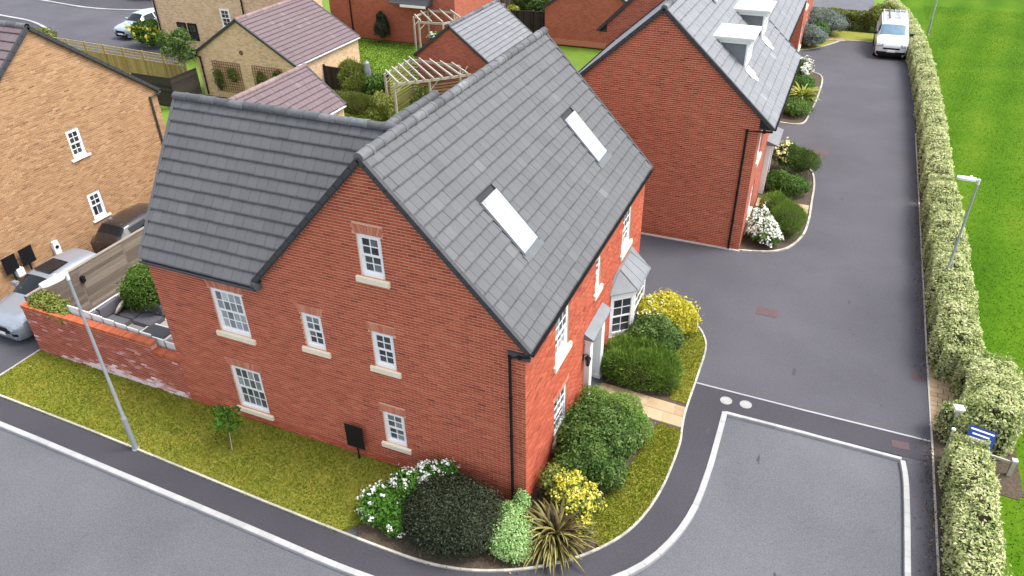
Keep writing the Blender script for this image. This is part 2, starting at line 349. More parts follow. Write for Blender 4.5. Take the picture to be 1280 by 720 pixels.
# lawns and beds of the corner house
j = [i for i, q in enumerate(EDGE) if q[0] > -3.75][0]
sheet('lawn', [(-17.03, 0.1)] + EDGE[:j] + [(-3.6, -2.0), (-3.45, -.6), (-3.3, .1)], -.3, .018, 'lawn_dry')
bed_edge = EDGE[j:]
sheet('planting_bed', [(-3.3, .1), (-3.45, -.6), (-3.6, -2.0)] + bed_edge + [(.05, 10.1), (.05, .05), (-.1, .05)], -.3, .008, 'soil')
k1 = [i for i, q in enumerate(EDGE) if q[0] > 1.95 and q[1] > -1][0]; k2 = [i for i, q in enumerate(EDGE) if q[1] > 4.2 and q[0] > 2][0]
sheet('lawn', [(1.65, -.15), (1.55, .6), (1.8, 1.4), (2.0, 2.4), (2.15, 3.4), (2.3, 4.2)] + EDGE[k1:k2][::-1], -.3, .026, 'lawn_dry')
k3 = [i for i, q in enumerate(EDGE) if q[1] > 5.2 and q[0] > 2][0]; k4 = [i for i, q in enumerate(EDGE) if q[1] > 9.0 and q[0] < 2.6][0]
sheet('lawn', [(2.35, 5.3)] + EDGE[k3:k4] + [(2.0, 9.0), (2.0, 7), (2.2, 6.0)], -.3, .026, 'lawn_dry')
strip('lawn_edging', EDGE, .055, -.2, .045, 'concrete_edge')
strip('lawn_edging', [(-17.05, -2.02), (-17.02, -1.2), (-17.0, .02)], .06, -.2, .045, 'concrete_edge')
# private drive between the houses and the hedge
drive = [(2.92, 6.3), (9.27, 6.3), (9.27, 47.2), (4.5, 47.1), (3.9, 46.0), (2.4, 44.6), (1.9, 43.6), (1.9, 24), (2.0, 14.7), (-9, 14.7), (-9, 10.0), (.9, 10.17)] + [q for q in EDGE[k_e:][::-1]]
sheet('private_drive', drive, -.3, -.004, 'asphalt_drive')
strip('drive_edging', [(2.92, 6.33), (5.9, 6.28), (9.25, 6.27)], .06, -.2, .012, 'concrete_kerb')
strip('drive_edging', [(-2.5, 14.69), (2.85, 14.69)], .14, -.2, .03, 'concrete_edge')
BED = smooth_line([(2.8, 14.72), (3.4, 14.86), (4.1, 15.15), (4.62, 15.75), (4.98, 16.9), (5.07, 18.3), (5.04, 20), (4.98, 22), (4.7, 23.4), (4.0, 24.3), (2.9, 24.6)])
sheet('planting_bed', BED + [(2.75, 24.5), (2.75, 14.75)], -.3, .01, 'soil')
strip('drive_edging', BED, .08, -.2, .05, 'concrete_edge')
BED2 = smooth_line([(2.3, 29.2), (3.7, 29.3), (4.0, 31), (4.2, 34.5), (4.15, 37.8), (3.4, 38.9), (2.3, 40)])
sheet('planting_bed', BED2 + [(2.0, 40), (2.0, 29.2)], -.3, .01, 'soil')
strip('drive_edging', BED2, .08, -.2, .05, 'concrete_edge')
BED3 = smooth_line([(1.6, 43.4), (2.6, 43.7), (3.6, 44.8), (4.3, 46.0), (5.0, 46.95), (6.9, 47.25)])
sheet('back_lawn', BED3 + [(7.2, 49.6), (1.5, 49.8)], -.3, .01, 'lawn_dry')
strip('drive_edging', BED3, .1, -.2, .05, 'concrete_edge')
sheet('far_road', [(-30, 53.4), (6.4, 53.2), (8.5, 120), (-30, 120)], -.3, -.02, 'asphalt_road')
# field behind the hedge
sheet('field', [(9.28, -50), (150, -50), (150, 190), (8.6, 190), (8.6, 47.3), (9.28, 47.3)], -.3, .004, 'field_green')
strip('drive_edging', [(9.27, -6), (9.28, 6.2), (9.26, 9.9), (9.25, 30)], .05, -.2, .02, 'concrete_edge')
sheet('hedge_bed', [(9.29, -8), (10.38, -8), (10.42, 4.8), (11.3, 5.0), (11.3, 9.4), (10.42, 9.8), (10.4, 22), (10.3, 36), (9.9, 47.2), (9.29, 47.2)], -.2, .012, 'soil')
# neighbour's drive and back gardens
sheet('neighbour_drive', [(-20.6, -1.95), (-17.08, -2.0), (-17.03, 0), (-17.0, 14), (-20.6, 14)], -.3, .003, 'asphalt_drive')
sheet('estate_road', [(-120, 23.2), (-40.5, 23.6), (-36.5, 24.2), (-36.5, 28.3), (-39.7, 28.4), (-41, 60), (-45, 90), (-120, 90)], -.3, -.03, 'asphalt_drive')
R1 = smooth_line([(-72, 33.0), (-60.6, 31.7), (-56.3, 31.1), (-52.5, 29.6), (-50.6, 28.2), (-51.0, 27.0), (-53, 26.2)])
strip('estate_kerb', R1, .22, -.2, .06, 'concrete_kerb')
sheet('estate_pavement', R1 + [(-72, 26.2)], -.2, .02, 'asphalt_path')
R2 = smooth_line([(-75, 38.5), (-62.7, 37.1), (-54.9, 36.3), (-49, 37.8), (-43, 41)])
strip('estate_kerb', R2, .22, -.2, .06, 'concrete_kerb')
sheet('estate_pavement', R2 + [(-43, 60), (-75, 60)], -.2, .02, 'asphalt_path')

# ------------------------------------------------------------------ building helpers
def brick_tex(name, stops, mortar):
    m = bpy.data.materials.new(name); m.use_nodes = True; nt = m.node_tree; L = nt.links.new; b = nt.nodes['Principled BSDF']
    b.inputs['Roughness'].default_value = .9; b.inputs['Specular IOR Level'].default_value = .3
    g = nt.nodes.new('ShaderNodeNewGeometry'); s = nt.nodes.new('ShaderNodeSeparateXYZ'); L(g.outputs['Position'], s.inputs[0])
    a = nt.nodes.new('ShaderNodeMath'); a.operation = 'ADD'; L(s.outputs[0], a.inputs[0]); L(s.outputs[1], a.inputs[1])
    c = nt.nodes.new('ShaderNodeCombineXYZ'); L(a.outputs[0], c.inputs[0]); L(s.outputs[2], c.inputs[1])
    t = nt.nodes.new('ShaderNodeTexBrick'); L(c.outputs[0], t.inputs['Vector'])
    t.inputs['Scale'].default_value = 1; t.inputs['Brick Width'].default_value = .225; t.inputs['Row Height'].default_value = .075; t.inputs['Mortar Size'].default_value = .006; t.inputs['Mortar Smooth'].default_value = .2
    t.inputs['Color1'].default_value = (0, 0, 0, 1); t.inputs['Color2'].default_value = (1, 1, 1, 1); t.inputs['Mortar'].default_value = (.5, .5, .5, 1)
    n = nt.nodes.new('ShaderNodeTexNoise'); n.inputs['Scale'].default_value = 1.2; n.inputs['Detail'].default_value = 6; L(g.outputs['Position'], n.inputs['Vector'])
    mx = nt.nodes.new('ShaderNodeMix'); mx.data_type = 'FLOAT'; mx.inputs[0].default_value = .45
    L(t.outputs['Color'], mx.inputs[2]); L(n.outputs['Fac'], mx.inputs[3])
    r = _ramp(nt, stops); L(mx.outputs[0], r.inputs[0])
    m2 = nt.nodes.new('ShaderNodeMix'); m2.data_type = 'RGBA'; L(t.outputs['Fac'], m2.inputs[0]); L(r.outputs[0], m2.inputs[6]); m2.inputs[7].default_value = (*mortar, 1)
    L(m2.outputs[2], b.inputs['Base Color'])
    bp = nt.nodes.new('ShaderNodeBump'); bp.inputs['Strength'].default_value = .6; bp.inputs['Distance'].default_value = .01; bp.invert = True
    L(t.outputs['Fac'], bp.inputs['Height']); L(bp.outputs[0], b.inputs['Normal']); MATS[name] = m
brick_tex('walling_red', [(0, (.24, .05, .030)), (.5, (.38, .088, .050)), (1, (.48, .13, .075))], (.50, .27, .19))
brick_tex('walling_buff', [(0, (.30, .17, .10)), (.3, (.55, .36, .22)), (.6, (.68, .46, .29)), (1, (.76, .56, .38))], (.62, .48, .35))
Z = V((0, 0, 1))
def clip_rect(poly, u0, u1, z0, z1):
    def cut(P, ax, val, keep_less):
        out = []
        for i in range(len(P)):
            a, b = P[i], P[(i + 1) % len(P)]
            ia = a[ax] <= val if keep_less else a[ax] >= val; ib = b[ax] <= val if keep_less else b[ax] >= val
            if ia: out.append(a)
            if ia != ib:
                k = (val - a[ax]) / (b[ax] - a[ax]); out.append((a[0] + (b[0] - a[0]) * k, a[1] + (b[1] - a[1]) * k))
        return out
    for ax, val, kl in ((0, u1, True), (0, u0, False), (1, z1, True), (1, z0, False)):
        if not poly: return []
        poly = cut(poly, ax, val, kl)
    return poly if len(poly) > 2 else []
def prange(poly, z):
    xs = []
    for i in range(len(poly)):
        a, b = poly[i], poly[(i + 1) % len(poly)]
        if (a[1] - z) * (b[1] - z) <= 0 and a[1] != b[1]: xs.append(a[0] + (b[0] - a[0]) * (z - a[1]) / (b[1] - a[1]))
        elif a[1] == b[1] == z: xs += [a[0], b[0]]
    return (min(xs), max(xs)) if xs else None
def wall_sheet(mb, polys, holes, reveal=.1):
    """polys in (u, z); local frame of mb is (u, outward, z)"""
    us = sorted({h[0] for h in holes} | {h[0] + h[2] for h in holes}); zs = sorted({h[1] for h in holes} | {h[1] + h[3] for h in holes})
    U = [-1e3] + us + [1e3]; ZZ = [-1e3] + zs + [1e3]
    for P in polys:
        for i in range(len(U) - 1):
            for j in range(len(ZZ) - 1):
                um, zm = (U[i] + U[i + 1]) / 2, (ZZ[j] + ZZ[j + 1]) / 2
                if any(h[0] < um < h[0] + h[2] and h[1] < zm < h[1] + h[3] for h in holes): continue
                q = clip_rect(P, U[i], U[i + 1], ZZ[j], ZZ[j + 1])
                if q: mb.face([(a, 0, b) for a, b in q])
    for h in holes:
        u, z, w, hh = h[:4]
        for a, b in (((u, z), (u + w, z)), ((u + w, z), (u + w, z + hh)), ((u + w, z + hh), (u, z + hh)), ((u, z + hh), (u, z))):
            mb.face([(a[0], 0, a[1]), (b[0], 0, b[1]), (b[0], -reveal, b[1]), (a[0], -reveal, a[1])])
def brick_list(polys, cuts, zmax, tone=None, plinth=.30, mid=None):
    """stretcher bond clipped to polys minus cuts -> (u0, u1, z0, z1, depth, tone)"""
    out = []; k = 0
    while k * .075 < zmax:
        z0 = k * .075 + .010; z1 = z0 + .055
        iv = []
        for P in polys:
            a, b = prange(P, z0 + .001), prange(P, z1 - .001)
            if a and b:
                lo, hi = max(a[0], b[0]), min(a[1], b[1])
                if hi - lo > .03: iv.append([lo, hi])
        iv.sort(); mg = []
        for q in iv:
            if mg and q[0] - mg[-1][1] < .02: mg[-1][1] = max(mg[-1][1], q[1])
            else: mg.append(list(q))
        for h in cuts:
            if h[1] < z1 - .004 and h[1] + h[3] > z0 + .004:
                n = []
                for a, b in mg:
                    if h[0] >= b or h[0] + h[2] <= a: n.append([a, b]); continue
                    if h[0] - a > .03: n.append([a, h[0]])
                    if b - h[0] - h[2] > .03: n.append([h[0] + h[2], b])
                mg = n
        off = (k % 2) * .1125
        for a, b in mg:
            j = math.floor((a - off) / .225)
            while off + j * .225 < b:
                u0 = max(a, off + j * .225 + .006); u1 = min(b, off + (j + 1) * .225 - .006); j += 1
                if u1 - u0 < .025: continue
                t = min(max(random.gauss(.47, .15), 0), .82)
                if tone: t = tone(u0, z0, t)
                out.append((u0, u1, z0, z1, .008 + random.uniform(-.002, .002) + (.005 if z1 < plinth else 0), t))
        k += 1
    return out
def add_bricks(mb, bl):
    for u0, u1, z0, z1, d, t in bl: mb.box((u0, -.004, z0), (u1, d, z1), t, skip='y-')
def window(parent, T, u, z, w, h, cols=2, rt=2, rb=2, sill=.0, dark=0., inset=.055, stone='stone_cream', bars='upvc', sash=True):
    """sash window in wall frame T; panes are sub-parts"""
    D = lambda y: y - inset
    mb = MB(T); f = .062
    mb.box((u, D(-.05), z), (u + f, D(.015), z + h)); mb.box((u + w - f, D(-.05), z), (u + w, D(.015), z + h))
    mb.box((u + f, D(-.05), z + h - f), (u + w - f, D(.013), z + h)); mb.box((u + f, D(-.05), z), (u + w - f, D(.03), z + .07))
    panes = []
    zm = z + h * .5; s = .055
    for k, (a, b, y, rows) in enumerate(((zm - .02, z + h - f, .02, rt), (z + .07, zm + .02, -.012, rb))):
        if rows == 0: continue
        x0, x1 = u + f, u + w - f
        mb.box((x0, D(y - .03), a), (x0 + s, D(y), b)); mb.box((x1 - s, D(y - .03), a), (x1, D(y), b))
        mb.box((x0 + s, D(y - .03), a), (x1 - s, D(y - .001), a + s)); mb.box((x0 + s, D(y - .03), b - s), (x1 - s, D(y - .001), b))
        gx0, gx1, gz0, gz1 = x0 + s, x1 - s, a + s, b - s; bw = .024
        cw, ch = (gx1 - gx0 - bw * (cols - 1)) / cols, (gz1 - gz0 - bw * (rows - 1)) / rows
        for i in range(1, cols): mb.box((gx0 + i * (cw + bw) - bw, D(y - .028), gz0), (gx0 + i * (cw + bw), D(y - .006), gz1))
        for j in range(1, rows): mb.box((gx0, D(y - .027), gz0 + j * (ch + bw) - bw), (gx1, D(y - .008), gz0 + j * (ch + bw)))
        for i in range(cols):
            for j in range(rows): panes.append((gx0 + i * (cw + bw), gz0 + j * (ch + bw), cw, ch, D(y - .02)))
    fr = mb.build('window', bars, parent)
    for (a, b, cw, ch, y) in panes:
        p = MB(T); p.face([(a - .004, y, b - .004), (a + cw + .004, y, b - .004), (a + cw + .004, y, b + ch + .004), (a - .004, y, b + ch + .004)], 0)
        p.build('pane', 'pane', fr, tone=min(max(random.gauss(dark + .14, .14), 0), 1))
    if sill:
        p = MB(T); p.face([(u - .115, -.05, z - sill), (u + w + .115, -.05, z - sill), (u + w + .115, .065, z - sill), (u - .115, .065, z - sill)])
        x0, x1 = u - .115, u + w + .115
        p.ext([(x0, -inset + .032, z - sill), (x0, .07, z - sill), (x0, .07, z - .02), (x0, -inset + .032, z - .001)], (T.inverted().to_3x3() @ (T.to_3x3() @ V((x1 - x0, 0, 0)))), .5)
        p.build('sill', stone, fr)
    return fr
def arch(parent, T, u, z, w, hgt=.225, splay=.10, mt='brick_arch'):
    mb = MB(T); n = max(6, round((w + .1) / .075))
    for k in range(n):
        def x(fr_, top): return u - .02 + (w + .04) * fr_ + (fr_ - .5) * 2 * splay * (1 if top else 0)
        a, b = (k + .06) / n, (k + .94) / n
        q = [(x(a, 0), z + .006), (x(b, 0), z + .006), (x(b, 1), z + hgt), (x(a, 1), z + hgt)]
        i = [mb.p((p_, .014, zz)) for p_, zz in q]; i2 = [mb.p((p_, -.004, zz)) for p_, zz in q]; t = random.uniform(.1, .9)
        mb.idx(i, t)
        for e in range(4): mb.idx((i2[e], i2[(e + 1) % 4], i[(e + 1) % 4], i[e]), t)
    return mb.build('brick_arch', mt, parent, kind='stuff')
def tile_slope(O, U, S, lu, ls, gauge=.325, tw=.30, clip=None, thick=.020, jit=1.):
    """list of tiles (matrix, u-width, tone, centre) laid on a slope; clip(s) -> list of allowed u intervals"""
    U, S = V(U).normalized(), V(S).normalized(); N = U.cross(S).normalized()
    if N.z < 0: N = -N
    rows = max(1, round(ls / gauge)); g = ls / rows; out = []
    for r in range(rows):
        s0 = r * g; ivs = clip(s0 + g * .5) if clip else [(0, lu)]
        off = (r % 2) * tw * .5
        for (a, b) in ivs:
            j = math.floor((a - off) / tw)
            while off + j * tw < b - .02:
                u0, u1 = max(a, off + j * tw), min(b, off + (j + 1) * tw); j += 1
                if u1 - u0 < .05: continue
                t = random.gauss(.45, .034)
                if random.random() < .025: t += random.uniform(.05, .28)
                out.append((O, U, S, N, u0, u1, s0, g, t, O + U * ((u0 + u1) / 2) + S * (s0 + g / 2), thick, jit))
    return out
def tile_verts(u0, u1, g, thick, dn=0, ds=0, tl=0):
    a = .004; top = g + .03; lip = .034; zl = lambda z, e: z + (.010 - z) * e / top
    z0, z1 = .026 + thick + dn, .026 + thick + dn + tl
    return [(u0 + a, ds, .030 + dn), (u1 - a, ds, .030 + dn + tl), (u1 - a, top, .002), (u0 + a, top, .002),
            (u0 + a, ds, z0), (u1 - a, ds, z1), (u1 - a, top, .010), (u0 + a, top, .010), (u0 + a, ds + lip, zl(z0, lip)), (u1 - a, ds + lip, zl(z1, lip))]
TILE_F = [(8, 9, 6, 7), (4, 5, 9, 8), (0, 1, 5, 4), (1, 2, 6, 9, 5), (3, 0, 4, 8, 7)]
TILE_T = [0, -.30, -.34, -.18, -.18]                # lower lip and edges toned darker than the face
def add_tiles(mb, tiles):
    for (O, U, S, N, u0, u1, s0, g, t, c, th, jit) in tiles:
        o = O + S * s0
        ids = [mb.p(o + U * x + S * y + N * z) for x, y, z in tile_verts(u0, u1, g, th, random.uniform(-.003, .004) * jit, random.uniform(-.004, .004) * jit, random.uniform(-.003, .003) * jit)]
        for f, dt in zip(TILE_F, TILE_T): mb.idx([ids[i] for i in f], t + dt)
_TILE_ME = {}
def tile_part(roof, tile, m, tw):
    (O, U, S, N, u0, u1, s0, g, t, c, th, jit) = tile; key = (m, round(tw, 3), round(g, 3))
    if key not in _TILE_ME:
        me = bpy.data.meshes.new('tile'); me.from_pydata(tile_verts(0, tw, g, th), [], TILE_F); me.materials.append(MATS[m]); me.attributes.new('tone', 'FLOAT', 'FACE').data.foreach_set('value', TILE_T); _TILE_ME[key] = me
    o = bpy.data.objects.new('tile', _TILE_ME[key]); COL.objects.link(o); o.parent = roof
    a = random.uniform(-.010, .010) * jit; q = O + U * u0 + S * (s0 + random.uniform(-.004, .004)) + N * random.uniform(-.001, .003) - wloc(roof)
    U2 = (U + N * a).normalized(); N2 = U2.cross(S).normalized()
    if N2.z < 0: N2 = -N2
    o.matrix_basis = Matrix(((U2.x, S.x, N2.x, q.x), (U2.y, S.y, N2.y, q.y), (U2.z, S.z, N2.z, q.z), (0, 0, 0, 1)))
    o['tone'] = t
_RIDGE_ME = {}
def ridge_tiles(roof, a, b, m='ridge_grey', r=.125, step=.45, droop=.03):
    a, b = V(a), V(b); d = (b - a); L = d.length; d.normalize(); n = max(1, round(L / step)); st = L / n; side = d.cross(Z).normalized(); upv = side.cross(d)
    key = (m, round(st, 3), r)
    if key not in _RIDGE_ME:
        mb = MB(); ring = lambda x, rr: [mb.p((x, rr * math.cos(t), rr * math.sin(t) - .06)) for t in np.linspace(math.radians(-8), math.radians(188), 10)]
        A = ring(0, r * .96); B = ring(st - .075, r); C = ring(st - .07, r * 1.10); D_ = ring(st + .005, r * 1.10); E_ = ring(st + .006, r * .9)
        for P, Q in ((A, B), (B, C), (C, D_), (D_, E_)):
            for k in range(9): mb.idx((P[k], Q[k], Q[k + 1], P[k + 1]), 0)
        mb.idx(A[::-1], 0); me = bpy.data.meshes.new('ridge_tile'); me.from_pydata(mb.v, [], mb.f); me.materials.append(MATS[m])
        me.polygons.foreach_set('use_smooth', [True] * len(mb.f)); me.set_sharp_from_angle(angle=math.radians(40)); _RIDGE_ME[key] = me
    for k in range(n):
        o = bpy.data.objects.new('ridge_tile', _RIDGE_ME[key]); COL.objects.link(o); o.parent = roof
        q = a + d * (k * st) + upv * random.uniform(-.006, .006) - wloc(roof); d2 = (d + upv * random.uniform(-.008, .008)).normalized()
        o.matrix_basis = Matrix(((d2.x, -side.x, upv.x, q.x), (d2.y, -side.y, upv.y, q.y), (d2.z, -side.z, upv.z, q.z), (0, 0, 0, 1)))
        o['tone'] = random.uniform(.2, .75)
def verge(roof, a, b, outward, m='verge_dark', w=.05, h=.10, steps=.32):
    """dry verge down a gable edge: a bar with one stepped unit per course"""
    a, b, n = V(a), V(b), V(outward); d = b - a; L = d.length; d.normalize(); up_ = d.cross(n).normalized()
    if up_.z < 0: up_ = -up_
    T = frame(a, d, n, up_); mb = MB(T); mb.box((0, -.02, -h), (L, w * .6, .02)); k = 0
    while k * steps < L - .1:
        x0 = k * steps; x1 = min(L, x0 + steps + .01); mb.box((x0, -.06, .015), (x1, w, .045)); mb.box((x0 + .03, w * .6, -h * .75), (x1, w, .015)); k += 1
    return mb.build('verge', m, roof)
def pipe(parent, pts, r=.034, m='black_plastic', name='downpipe'):
    mb = MB(); mb.tube(pts, r, 8)
    for q in pts[1:-1]: mb.tube([V(q) + V((0, 0, -.05)), V(q) + V((0, 0, .05))], r * 1.25, 8)
    a, b = V(pts[-2]), V(pts[-1])
    for k in range(1, 4):
        q = a.lerp(b, k / 4); mb.tube([q - V((0, 0, .03)), q + V((0, 0, .03))], r * 1.3, 8)
    return mb.build(name, m, parent, smooth=True)
def gutter(parent, a, b, out, m='black_plastic'):
    a, b, n = V(a), V(b), V(out); d = (b - a).normalized(); T = frame(a, d, n, Z); L = (b - a).length; mb = MB(T); prof = [(.0, .0), (.0, -.055), (.03, -.085), (.075, -.085), (.105, -.055), (.105, 0), (.095, 0), (.09, -.05), (.07, -.072), (.035, -.072), (.012, -.05), (.012, 0)]
    A = [mb.p((0, y, z)) for y, z in prof]; B = [mb.p((L, y, z)) for y, z in prof]
    for k in range(len(prof)): j = (k + 1) % len(prof); mb.idx((A[k], A[j], B[j], B[k]))
    mb.idx(A); mb.idx(B[::-1]); return mb.build('gutter', m, parent)
def gabled(name, label, axis, a0, a1, b0, b1, ez, rz, brick='red', tile='tile_pale', ridge='ridge_grey', geo=(), slopes=('hi',), over=.2, vo=.08, holes=None, gauge=.325, tw=.30,
           gut='black_plastic', cat='house', verge_m='verge_dark', ramid=None, tag_parts=True):
    """gabled building, ridge along axis; returns root, wall frames and roof"""
    A = (lambda a, b, z: V((a, b, z))) if axis == 'y' else (lambda a, b, z: V((b, a, z)))
    da, db = A(1, 0, 0), A(0, 1, 0); root = empty(name, A((a0 + a1) / 2, (b0 + b1) / 2, 0), label, cat)
    rm = (a0 + a1) / 2 if ramid is None else ramid; holes = holes or {}
    wa = a1 - a0; wb = b1 - b0; ridge_in = rz - .17
    e0_, e1_ = a0 - over, a1 + over; zl_ = ez + over * (rz - ez) / (rm - e0_) - .09; zh_ = ez + over * (rz - ez) / (e1_ - rm) - .09; ridge_in = rz - .10
    F = {'b0': (frame(A(a0, b0, 0), da, -db, Z), [[(0, -.1), (wa, -.1), (wa, zh_), (rm - a0, ridge_in), (0, zl_)]], rz),
         'b1': (frame(A(a1, b1, 0), -da, db, Z), [[(0, -.1), (wa, -.1), (wa, zl_), (a1 - rm, ridge_in), (0, zh_)]], rz),
         'a0': (frame(A(a0, b1, 0), -db, -da, Z), [[(0, -.1), (wb, -.1), (wb, ez - .06), (0, ez - .06)]], ez),
         'a1': (frame(A(a1, b0, 0), db, da, Z), [[(0, -.1), (wb, -.1), (wb, ez - .06), (0, ez - .06)]], ez)}
    walls = {}
    for k, (T, polys, zm) in F.items():
        hs_ = holes.get(k, []); mb = MB(T); wall_sheet(mb, polys, hs_)
        w = mb.build('wall', ('mortar_' + brick) if k in geo else ('walling_' + brick), root); walls[k] = w
        if k in geo:
            bb = MB(T); add_bricks(bb, brick_list(polys, list(hs_), zm)); bb.build('brickwork', 'brick_' + brick, w, kind='stuff')
    # roof
    mb = MB(); e0, e1 = a0 - over, a1 + over; k_ = (rz - ez) / (rm - e0); B0, B1 = b0 + .03, b1 - .03
    tri = [A(e0, B0, ez - .02), A(rm, B0, rz - .02), A(e1, B0, ez - .02)]
    mb.ext(tri, A(0, B1 - B0, 0)); roof = mb.build('roof', 'underlay', root)
    lens = {'lo': math.hypot(rm - e0, rz - ez), 'hi': math.hypot(e1 - rm, rz - ez)}
    tiles = []
    for s_ in ('lo', 'hi'):
        ea = e0 if s_ == 'lo' else e1; O = A(ea, b0 - vo, ez); S = A(rm, b0 - vo, rz) - O; L = S.length
        if s_ in slopes: tiles += tile_slope(O, db, S, wb + 2 * vo, L, gauge, tw)
        else:
            m2 = MB(); m2.face([O, O + db * (wb + 2 * vo), O + db * (wb + 2 * vo) + S, O + S]); m2.face([O - Z * .03, O + db * (wb + 2 * vo) - Z * .03, O + db * (wb + 2 * vo) + S - Z * .03, O + S - Z * .03]); m2.build('slope', tile, roof)
        for (bb_, o_) in ((b0 - vo, -db), (b1 + vo, db)): verge(roof, A(ea, bb_, ez), A(rm, bb_, rz), o_, verge_m)
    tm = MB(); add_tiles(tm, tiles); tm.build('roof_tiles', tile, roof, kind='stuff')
    ridge_tiles(roof, A(rm, b0 - vo, rz + .04), A(rm, b1 + vo, rz + .04), ridge)
    gutter(root, A(e1 - .02, b0, ez - .01), A(e1 - .02, b1, ez - .01), da, gut); gutter(root, A(e0 + .02, b0, ez - .01), A(e0 + .02, b1, ez - .01), -da, gut)
    # boxed eaves
    m3 = MB(); m3.ext([A(a1, b0 + .01, ez - .10), A(e1 - .02, b0 + .01, ez - .10), A(e1 - .02, b0 + .01, ez - .03), A(a1, b0 + .01, ez - .03)], A(0, wb - .02, 0))
    m3.ext([A(a0, b0 + .01, ez - .10), A(e0 + .02, b0 + .01, ez - .10), A(e0 + .02, b0 + .01, ez - .03), A(a0, b0 + .01, ez - .03)], A(0, wb - .02, 0)); m3.build('soffit', verge_m, root)
    return root, {k: F[k][0] for k in F}, roof, walls

# ------------------------------------------------------------------ the corner house
XL, LF = -10.65, 10.05
RX, RZ, EZ = -3.52, 8.82, 4.95
house = empty('brick_house', (-3.5, 5, 0), 'large red brick corner house with grey tiled roof, lower side wing and two skylights', 'house')
TF = frame((XL, 0, 0), (1, 0, 0), (0, -1, 0), Z); TR = frame((0, 0, 0), (0, 1, 0), (1, 0, 0), Z)
X = lambda x: x - XL
gwin = [  # x, z, w, h, cols, rows top, rows bottom, glass tone
    (-3.93, 5.92, .63, 1.08, 2, 2, 2, .22), (-5.90, 3.37, .60, 1.05, 2, 2, 2, .2), (-3.91, 3.35, .61, 1.05, 2, 2, 2, .2), (-3.91, .83, .63, 1.07, 2, 2, 2, .45),
    (-8.70, 3.10, 1.03, 1.37, 4, 2, 2, .62), (-8.74, .44, 1.03, 1.50, 4, 2, 2, .42)]
holes_f = [(X(w[0]), w[1], w[2], w[3]) for w in gwin]
polyF = [[(0, -.1), (X(-6.9), -.1), (X(-6.9), 4.88), (0, 4.88)], [(X(-6.9), -.1), (X(0), -.1), (X(0), 4.99), (X(RX), 8.71), (X(-6.9), 5.14)]]
mb = MB(TF); wall_sheet(mb, polyF, holes_f); wall_f = mb.build('wall', 'mortar_red', house)
cuts = holes_f + [(h[0] - .06, h[1] + h[3], h[2] + .12, .225) for h in holes_f]
bl_f = brick_list(polyF, cuts, 8.7)
fwin = [(1.9, 3.12, .98, 1.30, 3, 2, 2, .3), (1.9, .55, .98, 1.32, 3, 2, 2, .3), (5.03, 3.30, .47, 1.05, 1, 2, 2, .25), (7.62, 3.12, .98, 1.30, 3, 2, 2, .3)]
DOOR = (4.55, 0.0, .84, 2.14)
holes_r = [(w[0], w[1], w[2], w[3]) for w in fwin]
polyR = [[(0, -.1), (LF, -.1), (LF, 4.88), (0, 4.88)]]
mb = MB(TR); wall_sheet(mb, polyR, holes_r + [DOOR], .1); wall_r = mb.build('wall', 'mortar_red', house)
bl_r = brick_list(polyR, holes_r + [DOOR, (6.85, 0, 2.3, 2.35)] + [(h[0] - .06, h[1] + h[3], h[2] + .12, .15) for h in holes_r], 4.9)
# the 300 bricks that show largest are parts of their own
cand = []
for i, q in enumerate(bl_f):
    if q[1] - q[0] > .2125 and q[2] > .35:
        c = TF @ V(((q[0] + q[1]) / 2, 0, q[2])); cand.append((( c - CAMV).length / max(.05, abs((c - CAMV).normalized().y)) ** .5, i))
cand.sort(); chosen = {i for _, i in cand[:300]}
bm_ = bpy.data.meshes.new('brick'); tmp = MB(); tmp.box((0, -.004, 0), (.213, .011, .055), 0, skip='y-'); bm_.from_pydata(tmp.v, [], tmp.f); bm_.materials.append(MATS['brick_red'])
rest = []
for i, q in enumerate(bl_f):
    if i not in chosen: rest.append(q); continue
    o = bpy.data.objects.new('brick', bm_); COL.objects.link(o); o.parent = wall_f; p = TF @ V((q[0], q[4] - .011, q[2])) - wloc(wall_f)
    m4 = TF.to_3x3().to_4x4(); o.matrix_basis = Matrix.Translation(p) @ m4; o['tone'] = q[5]
b = MB(TF); add_bricks(b, rest); b.build('brickwork', 'brick_red', wall_f, kind='stuff')
b = MB(TR); add_bricks(b, bl_r); b.build('brickwork', 'brick_red', wall_r, kind='stuff')
mb = MB(); mb.face([(XL, 0, -.1), (XL, 4.6, -.1), (XL, 4.6, 4.88), (XL, 2.36, 8.25), (XL, 0, 4.88)]); mb.face([(XL, 4.6, -.1), (-7, 4.6, -.1), (-7, 4.6, 4.9), (XL, 4.6, 4.9)]); mb.face([(-7, 4.6, -.1), (-7, LF, -.1), (-7, LF, 4.9), (-7, 4.6, 4.9)])
mb.face([(-7, LF, -.1), (0, LF, -.1), (0, LF, 4.88), (RX, LF, 8.62), (-7, LF, 4.88)]); mb.build('wall', 'walling_red', house)
for w in gwin:
    window(house, TF, X(w[0]), w[1], w[2], w[3], w[4], w[5], w[6], sill=.15, dark=w[7]); arch(house, TF, X(w[0]), w[1] + w[3], w[2])
for w in fwin:
    window(house, TR, w[0], w[1], w[2], w[3], w[4], w[5], w[6], sill=.17, dark=w[7]); arch(house, TR, w[0], w[1] + w[3], w[2], hgt=.15)
